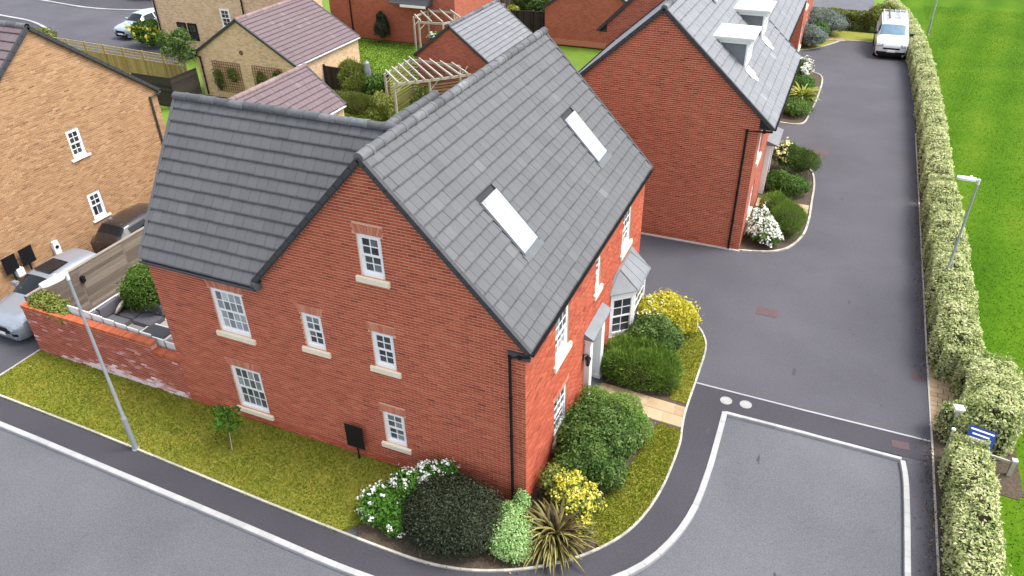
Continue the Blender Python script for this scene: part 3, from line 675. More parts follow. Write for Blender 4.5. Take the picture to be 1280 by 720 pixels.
# roof
mb = MB(); e0, e1 = 2 * RX - .15, .15
mb.ext([(e0, .35, EZ - .02), (RX, .35, RZ - .02), (e1, .35, EZ - .02)], (0, LF - .37, 0))
for s_ in (e0, e1): mb.ext([(s_, -.06, EZ - .02), (RX, -.06, RZ - .02), (RX, -.06, RZ - .10), (s_ + (.08 if s_ < RX else -.08), -.06, EZ - .02)], (0, .42, 0))
mb.ext([(XL + .02, -.13, 4.93), (XL + .02, 2.36, 8.42), (XL + .02, 4.85, 4.93)], (-6.93 - XL - .02, 0, 0))
mb.ext([(-6.94, .06, 5.19), (-6.94, 2.36, 8.41), (-6.94, 4.80, 5.0)], (2.9, 0, 0))
mb.ext([(-7.6, 2.6, 5.2), (-4.48, 2.6, 8.40), (-2.9, 2.6, 6.9)], (0, 2.25, 0))
roof = mb.build('roof', 'underlay', house)
SKY = [(1.99, 2.80), (7.52, 8.33)]
Sr = V((RX - .15, 0, RZ - EZ)); Ls = Sr.length; sx = lambda x: (x - .15) / (RX - .15) * Ls
s_lo, s_hi = sx(-.86), sx(-1.90)
def clip_r(s):
    if s_lo - .12 < s < s_hi + .05:
        iv, a = [], 0
        for y0, y1 in SKY: iv.append((a, y0 + .08 - .03)); a = y1 + .08 + .03
        return iv + [(a, LF + .16)]
    return [(0, LF + .16)]
t_right = tile_slope(V((.15, -.08, EZ)), (0, 1, 0), Sr, LF + .16, Ls, .3135, .30, clip_r)
Sw = V((0, 2.51, 3.51)); Lw = Sw.length
def clip_w(s):
    z = EZ + s / Lw * 3.51; xv = RX - (RZ - z) / (RZ - EZ) * (.15 - RX)
    return [(0, max(.2, xv + .12 - (XL - .06)))]
t_wing = tile_slope(V((XL - .06, -.15, EZ)), (1, 0, 0), Sw, 8, Lw, .331, .30, clip_w)
t_back = tile_slope(V((XL - .06, 4.87, EZ)), (1, 0, 0), V((0, -2.51, 3.51)), 6.6, Lw, .331, .30, lambda s: [(0, min(6.6, clip_w(s)[0][1]))])
Sl = V((RX - e0, 0, RZ - EZ)); t_left = tile_slope(V((e0, -.08, EZ)), (0, 1, 0), Sl, LF + .16, Ls, .3135, .30)
t_rear = tile_slope(V((-7.6, 2.4, 5.22)), (0, 1, 0), V((3.12, 0, 3.2)), 2.45, 4.46, .32, .30) + tile_slope(V((-3.3, 2.4, 7.32)), (0, 1, 0), V((-1.18, 0, 1.12)), 2.45, 1.62, .32, .30)
allt = t_right + t_wing; full = [(((q[9] - CAMV).length), i) for i, q in enumerate(allt) if q[5] - q[4] > .299 and abs(q[8] - .45) < .6]
full.sort(); chosen = {i for _, i in full[:300]}
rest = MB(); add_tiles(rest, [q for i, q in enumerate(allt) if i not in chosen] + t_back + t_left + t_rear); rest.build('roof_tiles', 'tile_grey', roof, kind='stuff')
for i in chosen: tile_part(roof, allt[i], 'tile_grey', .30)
ridge_tiles(roof, (RX, -.10, RZ + .05), (RX, LF + .12, RZ + .05)); ridge_tiles(roof, (XL - .08, 2.36, 8.50), (-3.95, 2.36, 8.50)); ridge_tiles(roof, (-4.48, 2.5, 8.45), (-4.48, 4.9, 8.45))
for (y, n_) in ((-.08, (0, -1, 0)), (LF + .08, (0, 1, 0))):
    verge(roof, (.15, y, EZ), (RX, y, RZ), n_); verge(roof, (e0 + .12, y, EZ + .12), (RX, y, RZ), n_)
verge(roof, (XL - .06, -.15, EZ), (XL - .06, 2.36, 8.46), (-1, 0, 0), 'tile_grey', w=.03, h=.05); verge(roof, (XL - .06, 4.87, EZ), (XL - .06, 2.36, 8.46), (-1, 0, 0), 'tile_grey', w=.03, h=.05)
gutter(house, (.13, -.05, EZ - .02), (.13, LF + .05, EZ - .02), (1, 0, 0)); gutter(house, (XL, -.13, EZ - .02), (-6.98, -.13, EZ - .02), (0, -1, 0), 'dark_grey')
mb = MB(); mb.box((-.36, -.07, 4.70), (.14, .0, 4.80)); mb.box((-.38, -.075, 4.80), (.16, 0, 4.86)); mb.box((0, 0.01, 4.83), (.14, LF, 4.92)); mb.build('eaves_box', 'dark_grey', house)
pipe(house, [(.14, -.06, 4.84), (-.1, -.07, 4.78), (-.33, -.07, 4.72), (-.33, -.065, .02)], .036)
mb = MB(); mb.box((-7.15, -.16, 4.86), (-6.9, .02, 5.02)); mb.tube([(-7.0, -.12, 4.9), (-7.0, -.12, 5.06)], .07, 8); mb.build('corbel', 'ridge_grey', house)
# skylights
for (y0, y1) in SKY:
    O = V((.15, y0, EZ)); S = Sr.normalized(); N = V((0, 1, 0)).cross(S); N = N if N.z > 0 else -N
    T = frame(O + S * s_lo, (0, 1, 0), S, N); w, h = y1 - y0, s_hi - s_lo; f = .065
    mb = MB(T)
    mb.box((0, 0, -.02), (f, h, .07)); mb.box((w - f, 0, -.02), (w, h, .07)); mb.box((f, 0, -.02), (w - f, f, .065)); mb.box((f, h - f - .05, -.02), (w - f, h, .08))
    sk = mb.build('skylight', 'skylight_frame', roof)
    g = MB(T); g.box((f, f, .02), (w - f, h - f - .05, .06)); g.build('pane', 'white_pane', sk)  # whole pane one even, opaque near-white colour
    for q in ((-.05, -.002), (w + .002, w + .05)): g = MB(T); g.box((q[0], -.06, .0), (q[1], h + .02, .052)); g.build('flashing', 'dark_grey', sk)
    g = MB(T); g.box((-.09, -.22, .040), (w + .09, -.005, .052)); g.build('apron', 'lead_pale', sk)
# door surround with lead canopy
dz = .0; y0, yw = DOOR[0], DOOR[2]
mb = MB(TR); pj = .17
mb.box((y0 - .25, 0, dz), (y0, pj, 2.10)); mb.box((y0 + yw, 0, dz), (y0 + yw + .28, pj, 2.10)); mb.box((y0 - .28, 0, 2.10), (y0 + yw + .31, pj + .03, 2.30)); mb.box((y0 - .29, 0, dz), (y0 + .02, pj + .03, .18)); mb.box((y0 + yw - .02, 0, dz), (y0 + yw + .31, pj + .03, .18))
mb.box((y0 + yw - .001, -.32, dz), (y0 + yw + .03, 0, 2.14)); mb.box((y0 - .03, -.32, dz), (y0 + .001, 0, 2.14)); mb.box((y0, -.32, 2.14), (y0 + yw, 0, 2.2))
sur = mb.build('door_surround', 'upvc', house)
mb = MB(TR); mb.box((y0, -.32, .04), (y0 + yw, -.27, 2.14)); mb.box((y0 + .12, -.272, .2), (y0 + .36, -.262, .9)); mb.box((y0 + .48, -.272, .2), (y0 + .72, -.262, .9)); mb.box((y0 + .12, -.272, 1.05), (y0 + .36, -.262, 1.95)); mb.box((y0 + .48, -.272, 1.05), (y0 + .72, -.262, 1.95))
dr = mb.build('door', 'dark_grey', house); mb = MB(TR); mb.tube([(y0 + .1, -.24, 1.0), (y0 + .1, -.24, 1.14)], .014, 6); mb.build('handle', 'alloy', dr)
mb = MB(TR); mb.box((y0 - .05, -.3, -.05), (y0 + yw + .05, .3, .045)); mb.build('doorstep', 'dark_grey', house)
mb = MB(TR); x0, x1 = y0 - .38, y0 + yw + .45
mb.ext([(x0, 0, 2.50), (x0, .02, 2.50), (x0, .29, 2.34), (x0, .29, 2.30), (x0, 0, 2.30)], (x1 - x0, 0, 0)); mb.build('canopy', 'lead', house)
mb = MB(TR); mb.box((x0 + .02, 0, 2.26), (x1 - .02, .27, 2.30)); mb.build('canopy_trim', 'upvc', house)
# bay window
YB = [(6.80, 0), (7.32, .60), (8.62, .60), (9.14, 0)]
bay = MB(); bay.prism([(x, y) for y, x in [(6.80, -.05)] + YB[1:3] + [(9.14, -.05)]], -.1, .46); bw = bay.build('bay_base', 'walling_red', house)
fr = MB(); fr.prism([(x, y) for y, x in [(6.74, -.03), (7.29, .66), (8.65, .66), (9.20, -.03)]], .46, .56); fr.build('bay_sill', 'stone_cream', house); fr = MB(); fr.prism([(x, y) for y, x in [(6.76, -.03), (7.30, .63), (8.64, .63), (9.18, -.03)]], 2.02, 2.20)
fr.build('bay_head', 'upvc', house)
for (p, q, cols) in ((YB[0], YB[1], 2), (YB[1], YB[2], 3), (YB[2], YB[3], 2)):
    a = V((p[1], p[0], 0)); b_ = V((q[1], q[0], 0)); d = (b_ - a); L = d.length; d.normalize(); n = V((d.y, -d.x, 0)); T = frame(a, d, n, Z)
    w_ = window(house, T, .0, .56, L, 1.46, cols, 2, 2, inset=.02, dark=.05)
    m_ = MB(T); m_.box((0, -.05, .56), (.10, .012, 2.02)); m_.box((L - .10, -.05, .56), (L, .012, 2.02)); m_.box((.1, -.05, .56), (L - .1, .010, .70)); m_.build('casing', 'upvc', w_)
m_ = MB()
Bt = [V((0, 6.66, 2.20)), V((.72, 7.26, 2.20)), V((.72, 8.68, 2.20)), V((0, 9.28, 2.20))]; Tp = [V((0, 7.0, 2.72)), V((.08, 7.4, 2.72)), V((.08, 8.54, 2.72)), V((0, 8.94, 2.72))]
for k in range(3): m_.face([Bt[k], Bt[k + 1], Tp[k + 1], Tp[k]])
m_.face(Tp); m_.face(Bt[::-1]); br = m_.build('bay_roof', 'lead', house)
m_ = MB()
for k in range(4): m_.tube([Bt[k] + V((0, 0, .0)), Tp[k] + V((0, 0, .0))], .025, 6)
for k in (.33, .66): m_.tube([Bt[1].lerp(Bt[2], k), Tp[1].lerp(Tp[2], k)], .016, 6)
for k in range(3): m_.tube([Bt[k], Bt[k + 1]], .022, 6)
m_.build('lead_roll', 'lead', br)
# porch lantern on the wall beside the door
ln = MB(TR); yl, zl = 4.16, 1.55
ln.box((yl - .04, 0, zl + .05), (yl + .04, .03, zl + .25)); ln.tube([(yl, .02, zl + .2), (yl, .10, zl + .30), (yl, .16, zl + .27)], .012, 6); ln.disc((yl, .16, zl + .16), (0, 0, 1), .09, .1, 6, prof=[(0, 0), (.1, 0), (.03, .09), (0, .1)]); ln.disc((yl, .16, zl - .09), (0, 0, 1), .05, .02, 6)
for k in range(6): a = k * math.pi / 3; ln.tube([(yl + .045 * math.cos(a), .16 + .045 * math.sin(a), zl - .08), (yl + .08 * math.cos(a), .16 + .08 * math.sin(a), zl + .16)], .007, 4)
lno = ln.build('wall_lantern', 'black_plastic', None, label='small black wall lantern fixed beside the white front door surround', cat='lantern')
g = MB(TR); g.disc((yl, .16, zl - .07), (0, 0, 1), .05, .2, 6, prof=[(0, 0), (.042, 0), (.072, .22), (0, .22)]); g.build('lantern_glass', 'glass', lno)

# ------------------------------------------------------------------ neighbouring houses
hB = {'b0': [], 'a1': [(1.3, .75, 1.0, 1.3), (5.6, 0.02, .95, 2.1), (1.2, 3.15, 1.0, 1.25), (5.6, 3.15, 1.0, 1.25)]}
NB, FB, roofB, wB = gabled('brick_house', 'red brick house with plain gable facing the camera and two white dormers', 'y', -4.6, 2.8, 14.75, 23.85, 4.98, 8.72, 'red', 'tile_pale', geo=('b0',), slopes=('hi',), over=.5, holes=hB, tw=.33, gauge=.345)
for (u, z, w, h) in (hB['a1'][0], hB['a1'][2], hB['a1'][3]): window(NB, FB['a1'], u, z, w, h, 3, 2, 2, sill=.16, dark=.3)
T = FB['a1']; m_ = MB(T); m_.box((5.3, 0, 0), (5.55, .2, 2.15)); m_.box((6.6, 0, 0), (6.85, .2, 2.15)); m_.box((5.25, 0, 2.15), (6.9, .24, 2.32)); m_.build('door_surround', 'upvc', NB)
m_ = MB(T); m_.box((5.6, -.09, .02), (6.55, -.05, 2.12)); m_.build('door', 'dark_grey', NB); m_ = MB(T); m_.ext([(5.1, 0, 2.52), (5.1, .48, 2.36), (5.1, .48, 2.32), (5.1, 0, 2.32)], (2.0, 0, 0)); m_.build('canopy', 'lead', NB)
m_ = MB(T); m_.box((1.3, .0, .0), (2.3, .05, .58)); m_.build('sill_panel', 'stone_cream', NB)
pipe(NB, [(3.28, 14.70, 4.86), (3.0, 14.68, 4.84), (2.42, 14.68, 4.80), (2.42, 14.685, .02)], .04)
def dormer(parent, y0, y1, xf, zb, zt):
    """flat-roofed dormer on the +x slope; xf is its front"""
    kz = (8.72 - 4.98) / (3.3 + .9); zr = lambda x: 8.72 - (x + .9) * kz
    xb = -.9 + (8.72 - zt) / kz - .1
    m_ = MB(); m_.box((xb - .2, y0 + .06, zt - .16), (xf - .06, y1 - .06, zt - .12)); d = m_.build('dormer', 'lead', parent)
    for y in (y0, y1 - .06): m_ = MB(); m_.ext([(xb, y, zr(xb) - .1), (xf, y, zr(xf) - .1), (xf, y, zt), (xb, y, zt)], (0, .06, 0)); m_.build('cheek', 'lead', d)
    m_ = MB(); m_.box((xf - .04, y0 - .03, zr(xf) - .05), (xf + .02, y0 + .14, zt)); m_.box((xf - .04, y1 - .14, zr(xf) - .05), (xf + .02, y1 + .03, zt)); m_.box((xf - .04, y0 + .14, zr(xf) - .05), (xf + .02, y1 - .14, zr(xf) + .16)); m_.box((xf - .04, y0 + .14, zt - .12), (xf + .02, y1 - .14, zt)); m_.build('dormer_front', 'upvc', d)
    window(d, frame((xf, y0 + .14, 0), (0, 1, 0), (1, 0, 0), Z), 0, zr(xf) + .16, y1 - y0 - .28, zt - .28 - zr(xf), 2, 2, 2, inset=.03, dark=.3)
    m_ = MB(); m_.box((xb - .25, y0 - .10, zt - .13), (xf + .10, y1 + .10, zt - .002)); m_.build('fascia', 'upvc', d)
    m_ = MB(); m_.box((xb - .35, y0 - .20, zt), (xf + .22, y1 + .20, zt + .10)); m_.box((xb - .3, y0 - .14, zt + .10), (xf + .16, y1 + .14, zt + .115)); m_.build('dormer_roof', 'render_white', d)
    Sd = V((-1, 0, kz)).normalized(); Nd = V((kz, 0, 1)).normalized(); T = frame(V((xf + .35, y0 - .1, zr(xf + .35))), (0, 1, 0), Sd, Nd); m_ = MB(T); m_.ext([(-.1, .42, .03), (.55, .42, .03), (.55, .02, .03), (.40, -.02, .03), (.36, -.2, .03), (.08, -.2, .03), (.04, -.04, .03), (-.1, .0, .03)], (0, 0, .03)); m_.build('flashing', 'render_white', d)
dormer(roofB, 16.75, 18.25, 1.78, 6.2, 7.36); dormer(roofB, 21.1, 22.6, 1.78, 6.2, 7.36)
m_ = MB(frame((.05, 19.4, 7.93), (0, 1, 0), V((-1, 0, .89)).normalized(), V((.89, 0, 1)).normalized())); m_.box((0, 0, .02), (.12, .5, .09)); m_.box((.12, .1, .02), (.35, .22, .12)); m_.build('roof_vent', 'render_white', roofB)
H3, F3, roof3, w3 = gabled('brick_house', 'partly hidden red brick house joined on behind the house with dormers', 'y', -5.6, 2.15, 23.98, 33.5, 5.35, 9.6, 'red', 'tile_pale', slopes=('hi',), over=.45, tw=.33, gauge=.345, holes={'a1': [(1.2, .8, 1.0, 1.3), (5.0, .8, 1.0, 1.3)]})
for u in (1.2, 5.0): window(H3, F3['a1'], u, .8, 1.0, 1.3, 3, 2, 2, sill=.16, dark=.3)
m_ = MB(F3['a1']); m_.box((2.9, 0, 0), (3.1, .25, 4.2)); m_.box((4.1, 0, 0), (4.3, .25, 4.2)); m_.box((2.9, 0, 2.1), (4.3, .3, 2.3)); m_.build('door_surround', 'stone_cream', H3)
H4, F4, roof4, w4 = gabled('brick_house', 'far red brick house with white windows beside the grey green shrubs', 'y', -6, 2.3, 40.2, 50.5, 5.0, 8.6, 'red', 'tile_pale', slopes=(), over=.2, holes={'a1': [(1.0, .6, 1.4, 1.5), (5.0, .6, 1.4, 1.5), (1.0, 3.2, 1.4, 1.3)]})
for (u, z, w, h) in ((1.0, .6, 1.4, 1.5), (5.0, .6, 1.4, 1.5), (1.0, 3.2, 1.4, 1.3)): window(H4, F4['a1'], u, z, w, h, 3, 2, 2, sill=.14, dark=.35)
# buff house on the left (gable towards the camera side)
HT, FT, roofT, wT = gabled('brick_house', 'buff brick house with plain gable and two small white windows, driveway alongside', 'x', 1.35, 10.35, -31, -20.6, 4.95, 8.55, 'buff', 'tile_purple', 'ridge_grey', geo=('b1',), slopes=('lo',), over=.12, gauge=.34,
    holes={'b1': [(10.35 - 6.47, 1.16, .60, 1.07), (10.35 - 6.49, 3.70, .58, 1.08)]})
for (u, z) in ((10.35 - 6.47, 1.16), (10.35 - 6.49, 3.70)): window(HT, FT['b1'], u, z, .60, 1.07, 2, 2, 1 if z < 2 else 2, sill=.07, stone='upvc', inset=.04, dark=.05)
pipe(HT, [(-20.5, 10.5, 4.86), (-20.52, 10.35, 4.82), (-20.53, 9.95, 4.76), (-20.535, 9.95, .02)], .04, 'verge_dark')
# buff house E at the back left, garages, red house
E_, FE, _, _ = gabled('brick_house', 'tall buff brick house at the back with two small dark windows near its corner', 'x', 28.5, 31.6, -39.5, -27.6, 5.6, 7.4, 'buff', 'tile_purple', slopes=(), over=.2,
    holes={'a0': []})
TE = frame((-39.5, 28.5, 0), (1, 0, 0), (0, -1, 0), Z)
for x in (-37.7, -36.75):
    window(E_, TE, x + 39.5, .95, .78, 1.15, 2, 2, 2, inset=-.055, bars='black_plastic')
window(E_, TE, 5.9, 2.1, .8, 1.2, 2, 2, 2, inset=-.055, sill=.1, stone='upvc'); window(E_, TE, 4.0, 4.35, 1.0, 1.2, 3, 2, 2, inset=-.055, sill=.1, stone='upvc')
m_ = MB(); m_.tube([(-39.3, 28.42, 0), (-39.3, 28.42, 5.6)], .05, 6); m_.tube([(-31.6, 28.42, 3.0), (-31.6, 28.42, 5.6)], .05, 6); m_.build('downpipe', 'black_plastic', E_)
G2, FG2, _, _ = gabled('garage', 'buff brick garage with plum tiled roof and two trellis panels on its gable', 'y', -30.05, -22.95, 22.1, 28.44, 2.4, 4.6, 'buff', 'tile_purple', 'ridge_purple', slopes=('hi',), over=.12, gut='upvc', cat='garage', gauge=.3, holes={})
pipe(G2, [(-30.1, 22.0, 2.3), (-30.0, 22.03, 2.28), (-29.72, 22.03, 2.2), (-29.72, 22.035, 0)], .045)
m_ = MB(); m_.disc((-26.6, 22.1, 2.75), (0, -1, 0), .14, .03, 14); m_.build('wall_vent', 'vent_brown', G2)
for (x0, x1) in ((-28.9, -26.9), (-26.0, -23.9)):
    m_ = MB(); T = frame((x0, 22.06, .35), (1, 0, 0), (0, -1, 0), Z); m_.T = T; w, h = x1 - x0, 1.75
    for k in range(13): m_.box((k * w / 12 - .014, .0, 0), (k * w / 12 + .014, .018, h))
    for k in range(12): m_.box((0, .019, k * h / 11 - .014), (w, .036, k * h / 11 + .014))
    m_.build('trellis', 'timber_brown', None, label=('square brown trellis panel on the garage gable beside its downpipe' if x0 < -28 else 'square brown trellis panel on the garage gable partly behind the plum roof'), cat='trellis')
G3, FG3, _, _ = gabled('garage', 'low garage with plum tiled roof just behind the corner house wing', 'y', -20.85, -16.95, 11.6, 17.85, 2.3, 4.0, 'buff', 'tile_purple', 'ridge_purple', slopes=('hi',), over=.12, gut='upvc', cat='garage', gauge=.3)
G1, FG1, _, _ = gabled('garage', 'red brick garage with pale grey ridged roof behind the pergola', 'y', -17.55, -13.1, 26.3, 32.7, 2.4, 4.2, 'red', 'tile_pale', slopes=('hi',), over=.14, cat='garage', gauge=.3)
R_, FR, _, _ = gabled('brick_house', 'red brick house at the top with a dark conical shrub against its wall', 'x', 36.45, 44, -30.6, -20.2, 5.2, 8.6, 'red', 'tile_pale', slopes=(), over=.2)
TRd = frame((-30.6, 36.45, 0), (1, 0, 0), (0, -1, 0), Z)
m_ = MB(TRd); m_.tube([(1.85, .06, 0), (1.85, .06, 5.2)], .05, 6); m_.build('downpipe', 'black_plastic', R_)
m_ = MB(TRd); m_.ext([(5.7, 0, 3.3), (5.7, .9, 2.8), (5.7, .9, 2.72), (5.7, 0, 2.72)], (3.0, 0, 0)); m_.build('lean_to_roof', 'dark_grey', R_)
m_ = MB(TRd); m_.box((6.6, .85, 2.60), (8.6, .95, 2.76)); m_.build('fascia', 'upvc', R_)
C_, FC, _, _ = gabled('garage', 'red brick garage with flush plinth facing the small back lawn', 'y', -14.75, -8.0, 39.6, 46.5, 2.4, 4.85, 'red', 'tile_pale', slopes=('hi',), over=.14, cat='garage')
m_ = MB(FC['b0']); m_.box((0, 0, -.05), (6.75, .05, .32)); m_.build('plinth', 'brick_arch', C_)

# ------------------------------------------------------------------ vegetation
def unit(n):
    q = rng.normal(size=(n, 3)); return q / np.linalg.norm(q, axis=1, keepdims=True)
def leaf_quads(P, Nn, size, aspect=.5, fold=.18, spread=.75, upb=.25, svar=.35):
    """one folded diamond leaf per point: broad leaves lie roughly along the surface, narrow ones stand out of it"""
    n = len(P); nn = Nn + spread * unit(n); nn[:, 2] += upb; nn /= np.linalg.norm(nn, axis=1, keepdims=True)
    if aspect > .28:
        d = np.cross(nn, unit(n)); d /= np.linalg.norm(d, axis=1, keepdims=True) + 1e-9; d = d + .35 * nn; d /= np.linalg.norm(d, axis=1, keepdims=True)
    else: d = nn
    r = unit(n) if aspect <= .28 else nn; w = np.cross(d, r); w /= np.linalg.norm(w, axis=1, keepdims=True) + 1e-9; nn = np.cross(w, d)
    s = size * (1 + svar * rng.uniform(-1, 1, n))[:, None]
    a = P - d * s * .3; tip = a + d * s; l = a + d * s * .5 + w * s * aspect * .5 + nn * s * fold; rr = a + d * s * .5 - w * s * aspect * .5 + nn * s * fold
    v = np.stack([a, rr, tip, l], 1).reshape(-1, 3); q = np.arange(4 * n).reshape(n, 4); return v, q
def blob_points(blobs, n, lump=.22, fill=.35, zmin=.03, facing=True):
    """points and outward normals in the outer shell of lumpy ellipsoids, with loose sprays standing out of it"""
    B = np.array([(*c, *r) for c, r in blobs]); area = (B[:, 3] * B[:, 4] * B[:, 5]) ** (2 / 3); k = rng.choice(len(B), n * 3, p=area / area.sum())
    d = unit(n * 3); d[:, 2] = np.where(d[:, 2] < -.35, -d[:, 2], d[:, 2])
    f = np.zeros(n * 3); S = []
    for j in range(len(B)):                                             # each clump of shoots is a small bump of its own
        r_ = float(np.mean(B[j, 3:])); nc = int(np.clip(34 * r_, 10, 46)); cd = unit(nc); cr = rng.uniform(.5, 1.25, nc); w_ = np.clip(.42 / max(r_, .35) ** .5, .2, .55)
        i = np.where(k == j)[0]; dist = 1 - d[i] @ cd.T; q = np.exp(-dist / (w_ * w_ * .5)) * cr[None]; f[i] = q.max(1) - .55
    spray = (rng.random(n * 3) < .10) * rng.uniform(0, .26, n * 3)
    rad = 1 + lump * f * 1.25 + spray - fill * rng.uniform(0, 1, n * 3) ** 2.2
    P = B[k, :3] + d * B[k, 3:] * rad[:, None]; N = d / B[k, 3:]; N /= np.linalg.norm(N, axis=1, keepdims=True)
    ok = P[:, 2] > zmin
    for b in B: 
        q = (P - b[:3]) / b[3:]; ok &= (q ** 2).sum(1) > .42
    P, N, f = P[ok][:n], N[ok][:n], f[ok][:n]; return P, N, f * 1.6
def core_mesh(name, blobs, root, m='twig', sc=.66):
    mb = MB()
    for c, r in blobs:
        n1, n2 = 10, 6; rows = []
        for i in range(n2 + 1):
            t = math.pi * i / n2; rows.append([mb.p((c[0] + r[0] * sc * math.sin(t) * math.cos(a), c[1] + r[1] * sc * math.sin(t) * math.sin(a), max(.005, c[2] + r[2] * sc * math.cos(t)))) for a in np.linspace(0, 2 * math.pi, n1, endpoint=False)])
        for i in range(n2):
            for j in range(n1): mb.idx((rows[i][j], rows[i + 1][j], rows[i + 1][(j + 1) % n1], rows[i][(j + 1) % n1]), random.random())
    return mb.build(name, m, root)
def bush(name, label, blobs, n, size, m, cat='shrub', group=None, flowers=None, aspect=.5, lump=.2, spread=.8, upb=.25, core='twig', fold=.18, tone0=.42, tvar=.16, zmin=.03):
    c0 = blobs[0][0]; root = empty(name, (c0[0], c0[1], 0), label, cat, group)
    P, N, f = blob_points(blobs, n, lump, zmin=zmin)
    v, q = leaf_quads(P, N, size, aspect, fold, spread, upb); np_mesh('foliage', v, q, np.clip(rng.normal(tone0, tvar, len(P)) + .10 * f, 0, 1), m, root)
    core_mesh('branches', blobs, root, core)
    if flowers:
        fm, fn, fs, sel = flowers                       # clusters of small petals on chosen parts of the surface
        P, N, f = blob_points(blobs, fn * 6, lump, fill=.05); keep = [i for i in range(len(P)) if sel(P[i], N[i])][:fn]
        if keep:
            P, N = P[keep], N[keep]; PP, NN = [], []
            for i in range(len(P)):
                k = rng.integers(7, 13); PP.append(P[i] + N[i] * fs * .4 + rng.normal(size=(k, 3)) * fs * .45); NN.append(np.repeat(N[i][None], k, 0))
            PP, NN = np.concatenate(PP), np.concatenate(NN); v, q = leaf_quads(PP, NN, fs * .75, .9, .1, .9, .3); np_mesh('flowers', v, q, rng.uniform(0, 1, len(PP)), fm, root)
    return root
E1 = lambda x, y, z, rx, ry, rz: ((x, y, z), (rx, ry, rz))
# shrubs round the corner house
bush('rounded_shrub', 'big rounded dark olive shrub on the pavement corner', [E1(-1.36, -1.30, .48, 1.20, 1.04, .80), E1(-1.6, -1.35, .45, .98, .95, .76), E1(-1.02, -1.25, .46, .90, .95, .73)], 26000, .062, 'leaf_dark', lump=.10, aspect=.38, spread=.9)
bush('flowering_shrub', 'white flowering green shrub between the lawn and the dark rounded shrub', [E1(-3.15, -1.55, .40, .55, .55, .42), E1(-2.75, -.95, .50, .5, .45, .45), E1(-2.35, -.55, .6, .42, .35, .45), E1(-2.62, -1.75, .25, .35, .4, .33), E1(-2.0, -.36, .72, .36, .25, .40)], 5200, .085, 'leaf_bright',
     flowers=('petal_white', 105, .085, lambda p, n: n[2] > .0 and (p[1] > -1.2 or p[0] < -3.3 or rng.random() < .3)), aspect=.62, lump=.15)
bush('lime_shrub', 'small pale lime green shrub at the foot of the house corner', [E1(.02, -1.18, .36, .62, .58, .42), E1(-.15, -.72, .36, .45, .4, .38), E1(.25, -1.35, .26, .45, .38, .32), E1(.0, -.28, .45, .22, .2, .40)], 9000, .06, 'leaf_lime', aspect=.5, lump=.12)
bush('yellow_flower_shrub', 'yellow and cream flowering shrub behind the strap leaved plant', [E1(1.28, .12, .48, .42, .42, .42), E1(.95, .42, .55, .42, .42, .45), E1(1.45, .45, .42, .35, .35, .36), E1(.48, .62, .55, .35, .35, .45), E1(1.5, -.25, .25, .25, .25, .25)], 4600, .08, 'leaf_olive', flowers=('leaf_yellow', 170, .085, lambda p, n: n[2] > .05 and p[0] > .6), aspect=.6, lump=.16)
bush('laurel_shrub', 'large dense green shrub under the lower front window', [E1(.95, 1.75, .62, .80, .85, .72), E1(1.15, 2.45, .72, .88, .85, .72), E1(.6, 2.6, .7, .55, .8, .66), E1(1.55, 1.55, .42, .5, .52, .48), E1(1.75, 2.75, .55, .42, .45, .5), E1(.7, 1.15, .5, .45, .42, .48), E1(1.35, 2.0, 1.02, .42, .4, .38), E1(.75, 2.9, 1.0, .4, .42, .36)], 22000, .095, 'leaf_laurel', aspect=.42, lump=.26)
bush('leafy_shrub', 'bright green feathery shrub beside the front path', [E1(1.35, 3.45, .55, .75, .62, .62), E1(.65, 3.55, .55, .55, .55, .6), E1(1.85, 3.15, .45, .42, .52, .5)], 15000, .075, 'leaf_mid', aspect=.30, lump=.24, upb=.5, spread=.7, tone0=.58)
bush('lavender_shrub', 'wide low mound of fine green stems between the path and the bay window', [E1(1.2, 5.75, .38, .95, .62, .60), E1(.75, 6.3, .38, .65, .65, .56), E1(1.8, 6.15, .34, .62, .72, .52), E1(1.2, 6.5, .4, .8, .5, .55), E1(2.1, 5.75, .25, .4, .42, .36), E1(.6, 5.6, .45, .42, .4, .5), E1(1.5, 5.9, .7, .4, .4, .32)], 17000, .15, 'leaf_mid', aspect=.13, lump=.2, upb=.5, spread=.8, fold=.03, tone0=.6)
bush('round_shrub', 'round mid green shrub in front of the bay window', [E1(1.35, 7.3, .55, .82, .72, .66), E1(.95, 7.05, .5, .5, .5, .55)], 13000, .085, 'leaf_laurel', aspect=.5, lump=.22, tone0=.42)
bush('golden_shrub', 'bright yellow shrub with cream flowers at the far end of the front bed', [E1(1.45, 8.45, .72, .85, .70, .66), E1(1.0, 8.15, .7, .55, .5, .6), E1(1.9, 8.6, .5, .5, .5, .5)], 13000, .085, 'leaf_yellow', flowers=('petal_cream', 45, .09, lambda p, n: p[0] < 1.35 and n[2] > -.2), aspect=.5, lump=.2)
bush('wall_top_shrub', 'yellow green shrub spilling over the left end of the garden wall', [E1(-16.5, .42, 1.62, .45, .42, .42), E1(-15.9, .34, 1.66, .5, .36, .36), E1(-15.4, .28, 1.6, .35, .3, .26), E1(-16.2, .5, .9, .5, .3, .8)], 4200, .10, 'leaf_olive', aspect=.5)
bush('patio_bush', 'bushy green shrub in the corner of the patio behind the sofa', [E1(-14.95, 3.1, 1.0, .95, .9, .85), E1(-14.6, 3.3, 1.15, .65, .75, .7), E1(-15.4, 3.0, .75, .6, .7, .65)], 12000, .09, 'leaf_mid', aspect=.4, lump=.16)
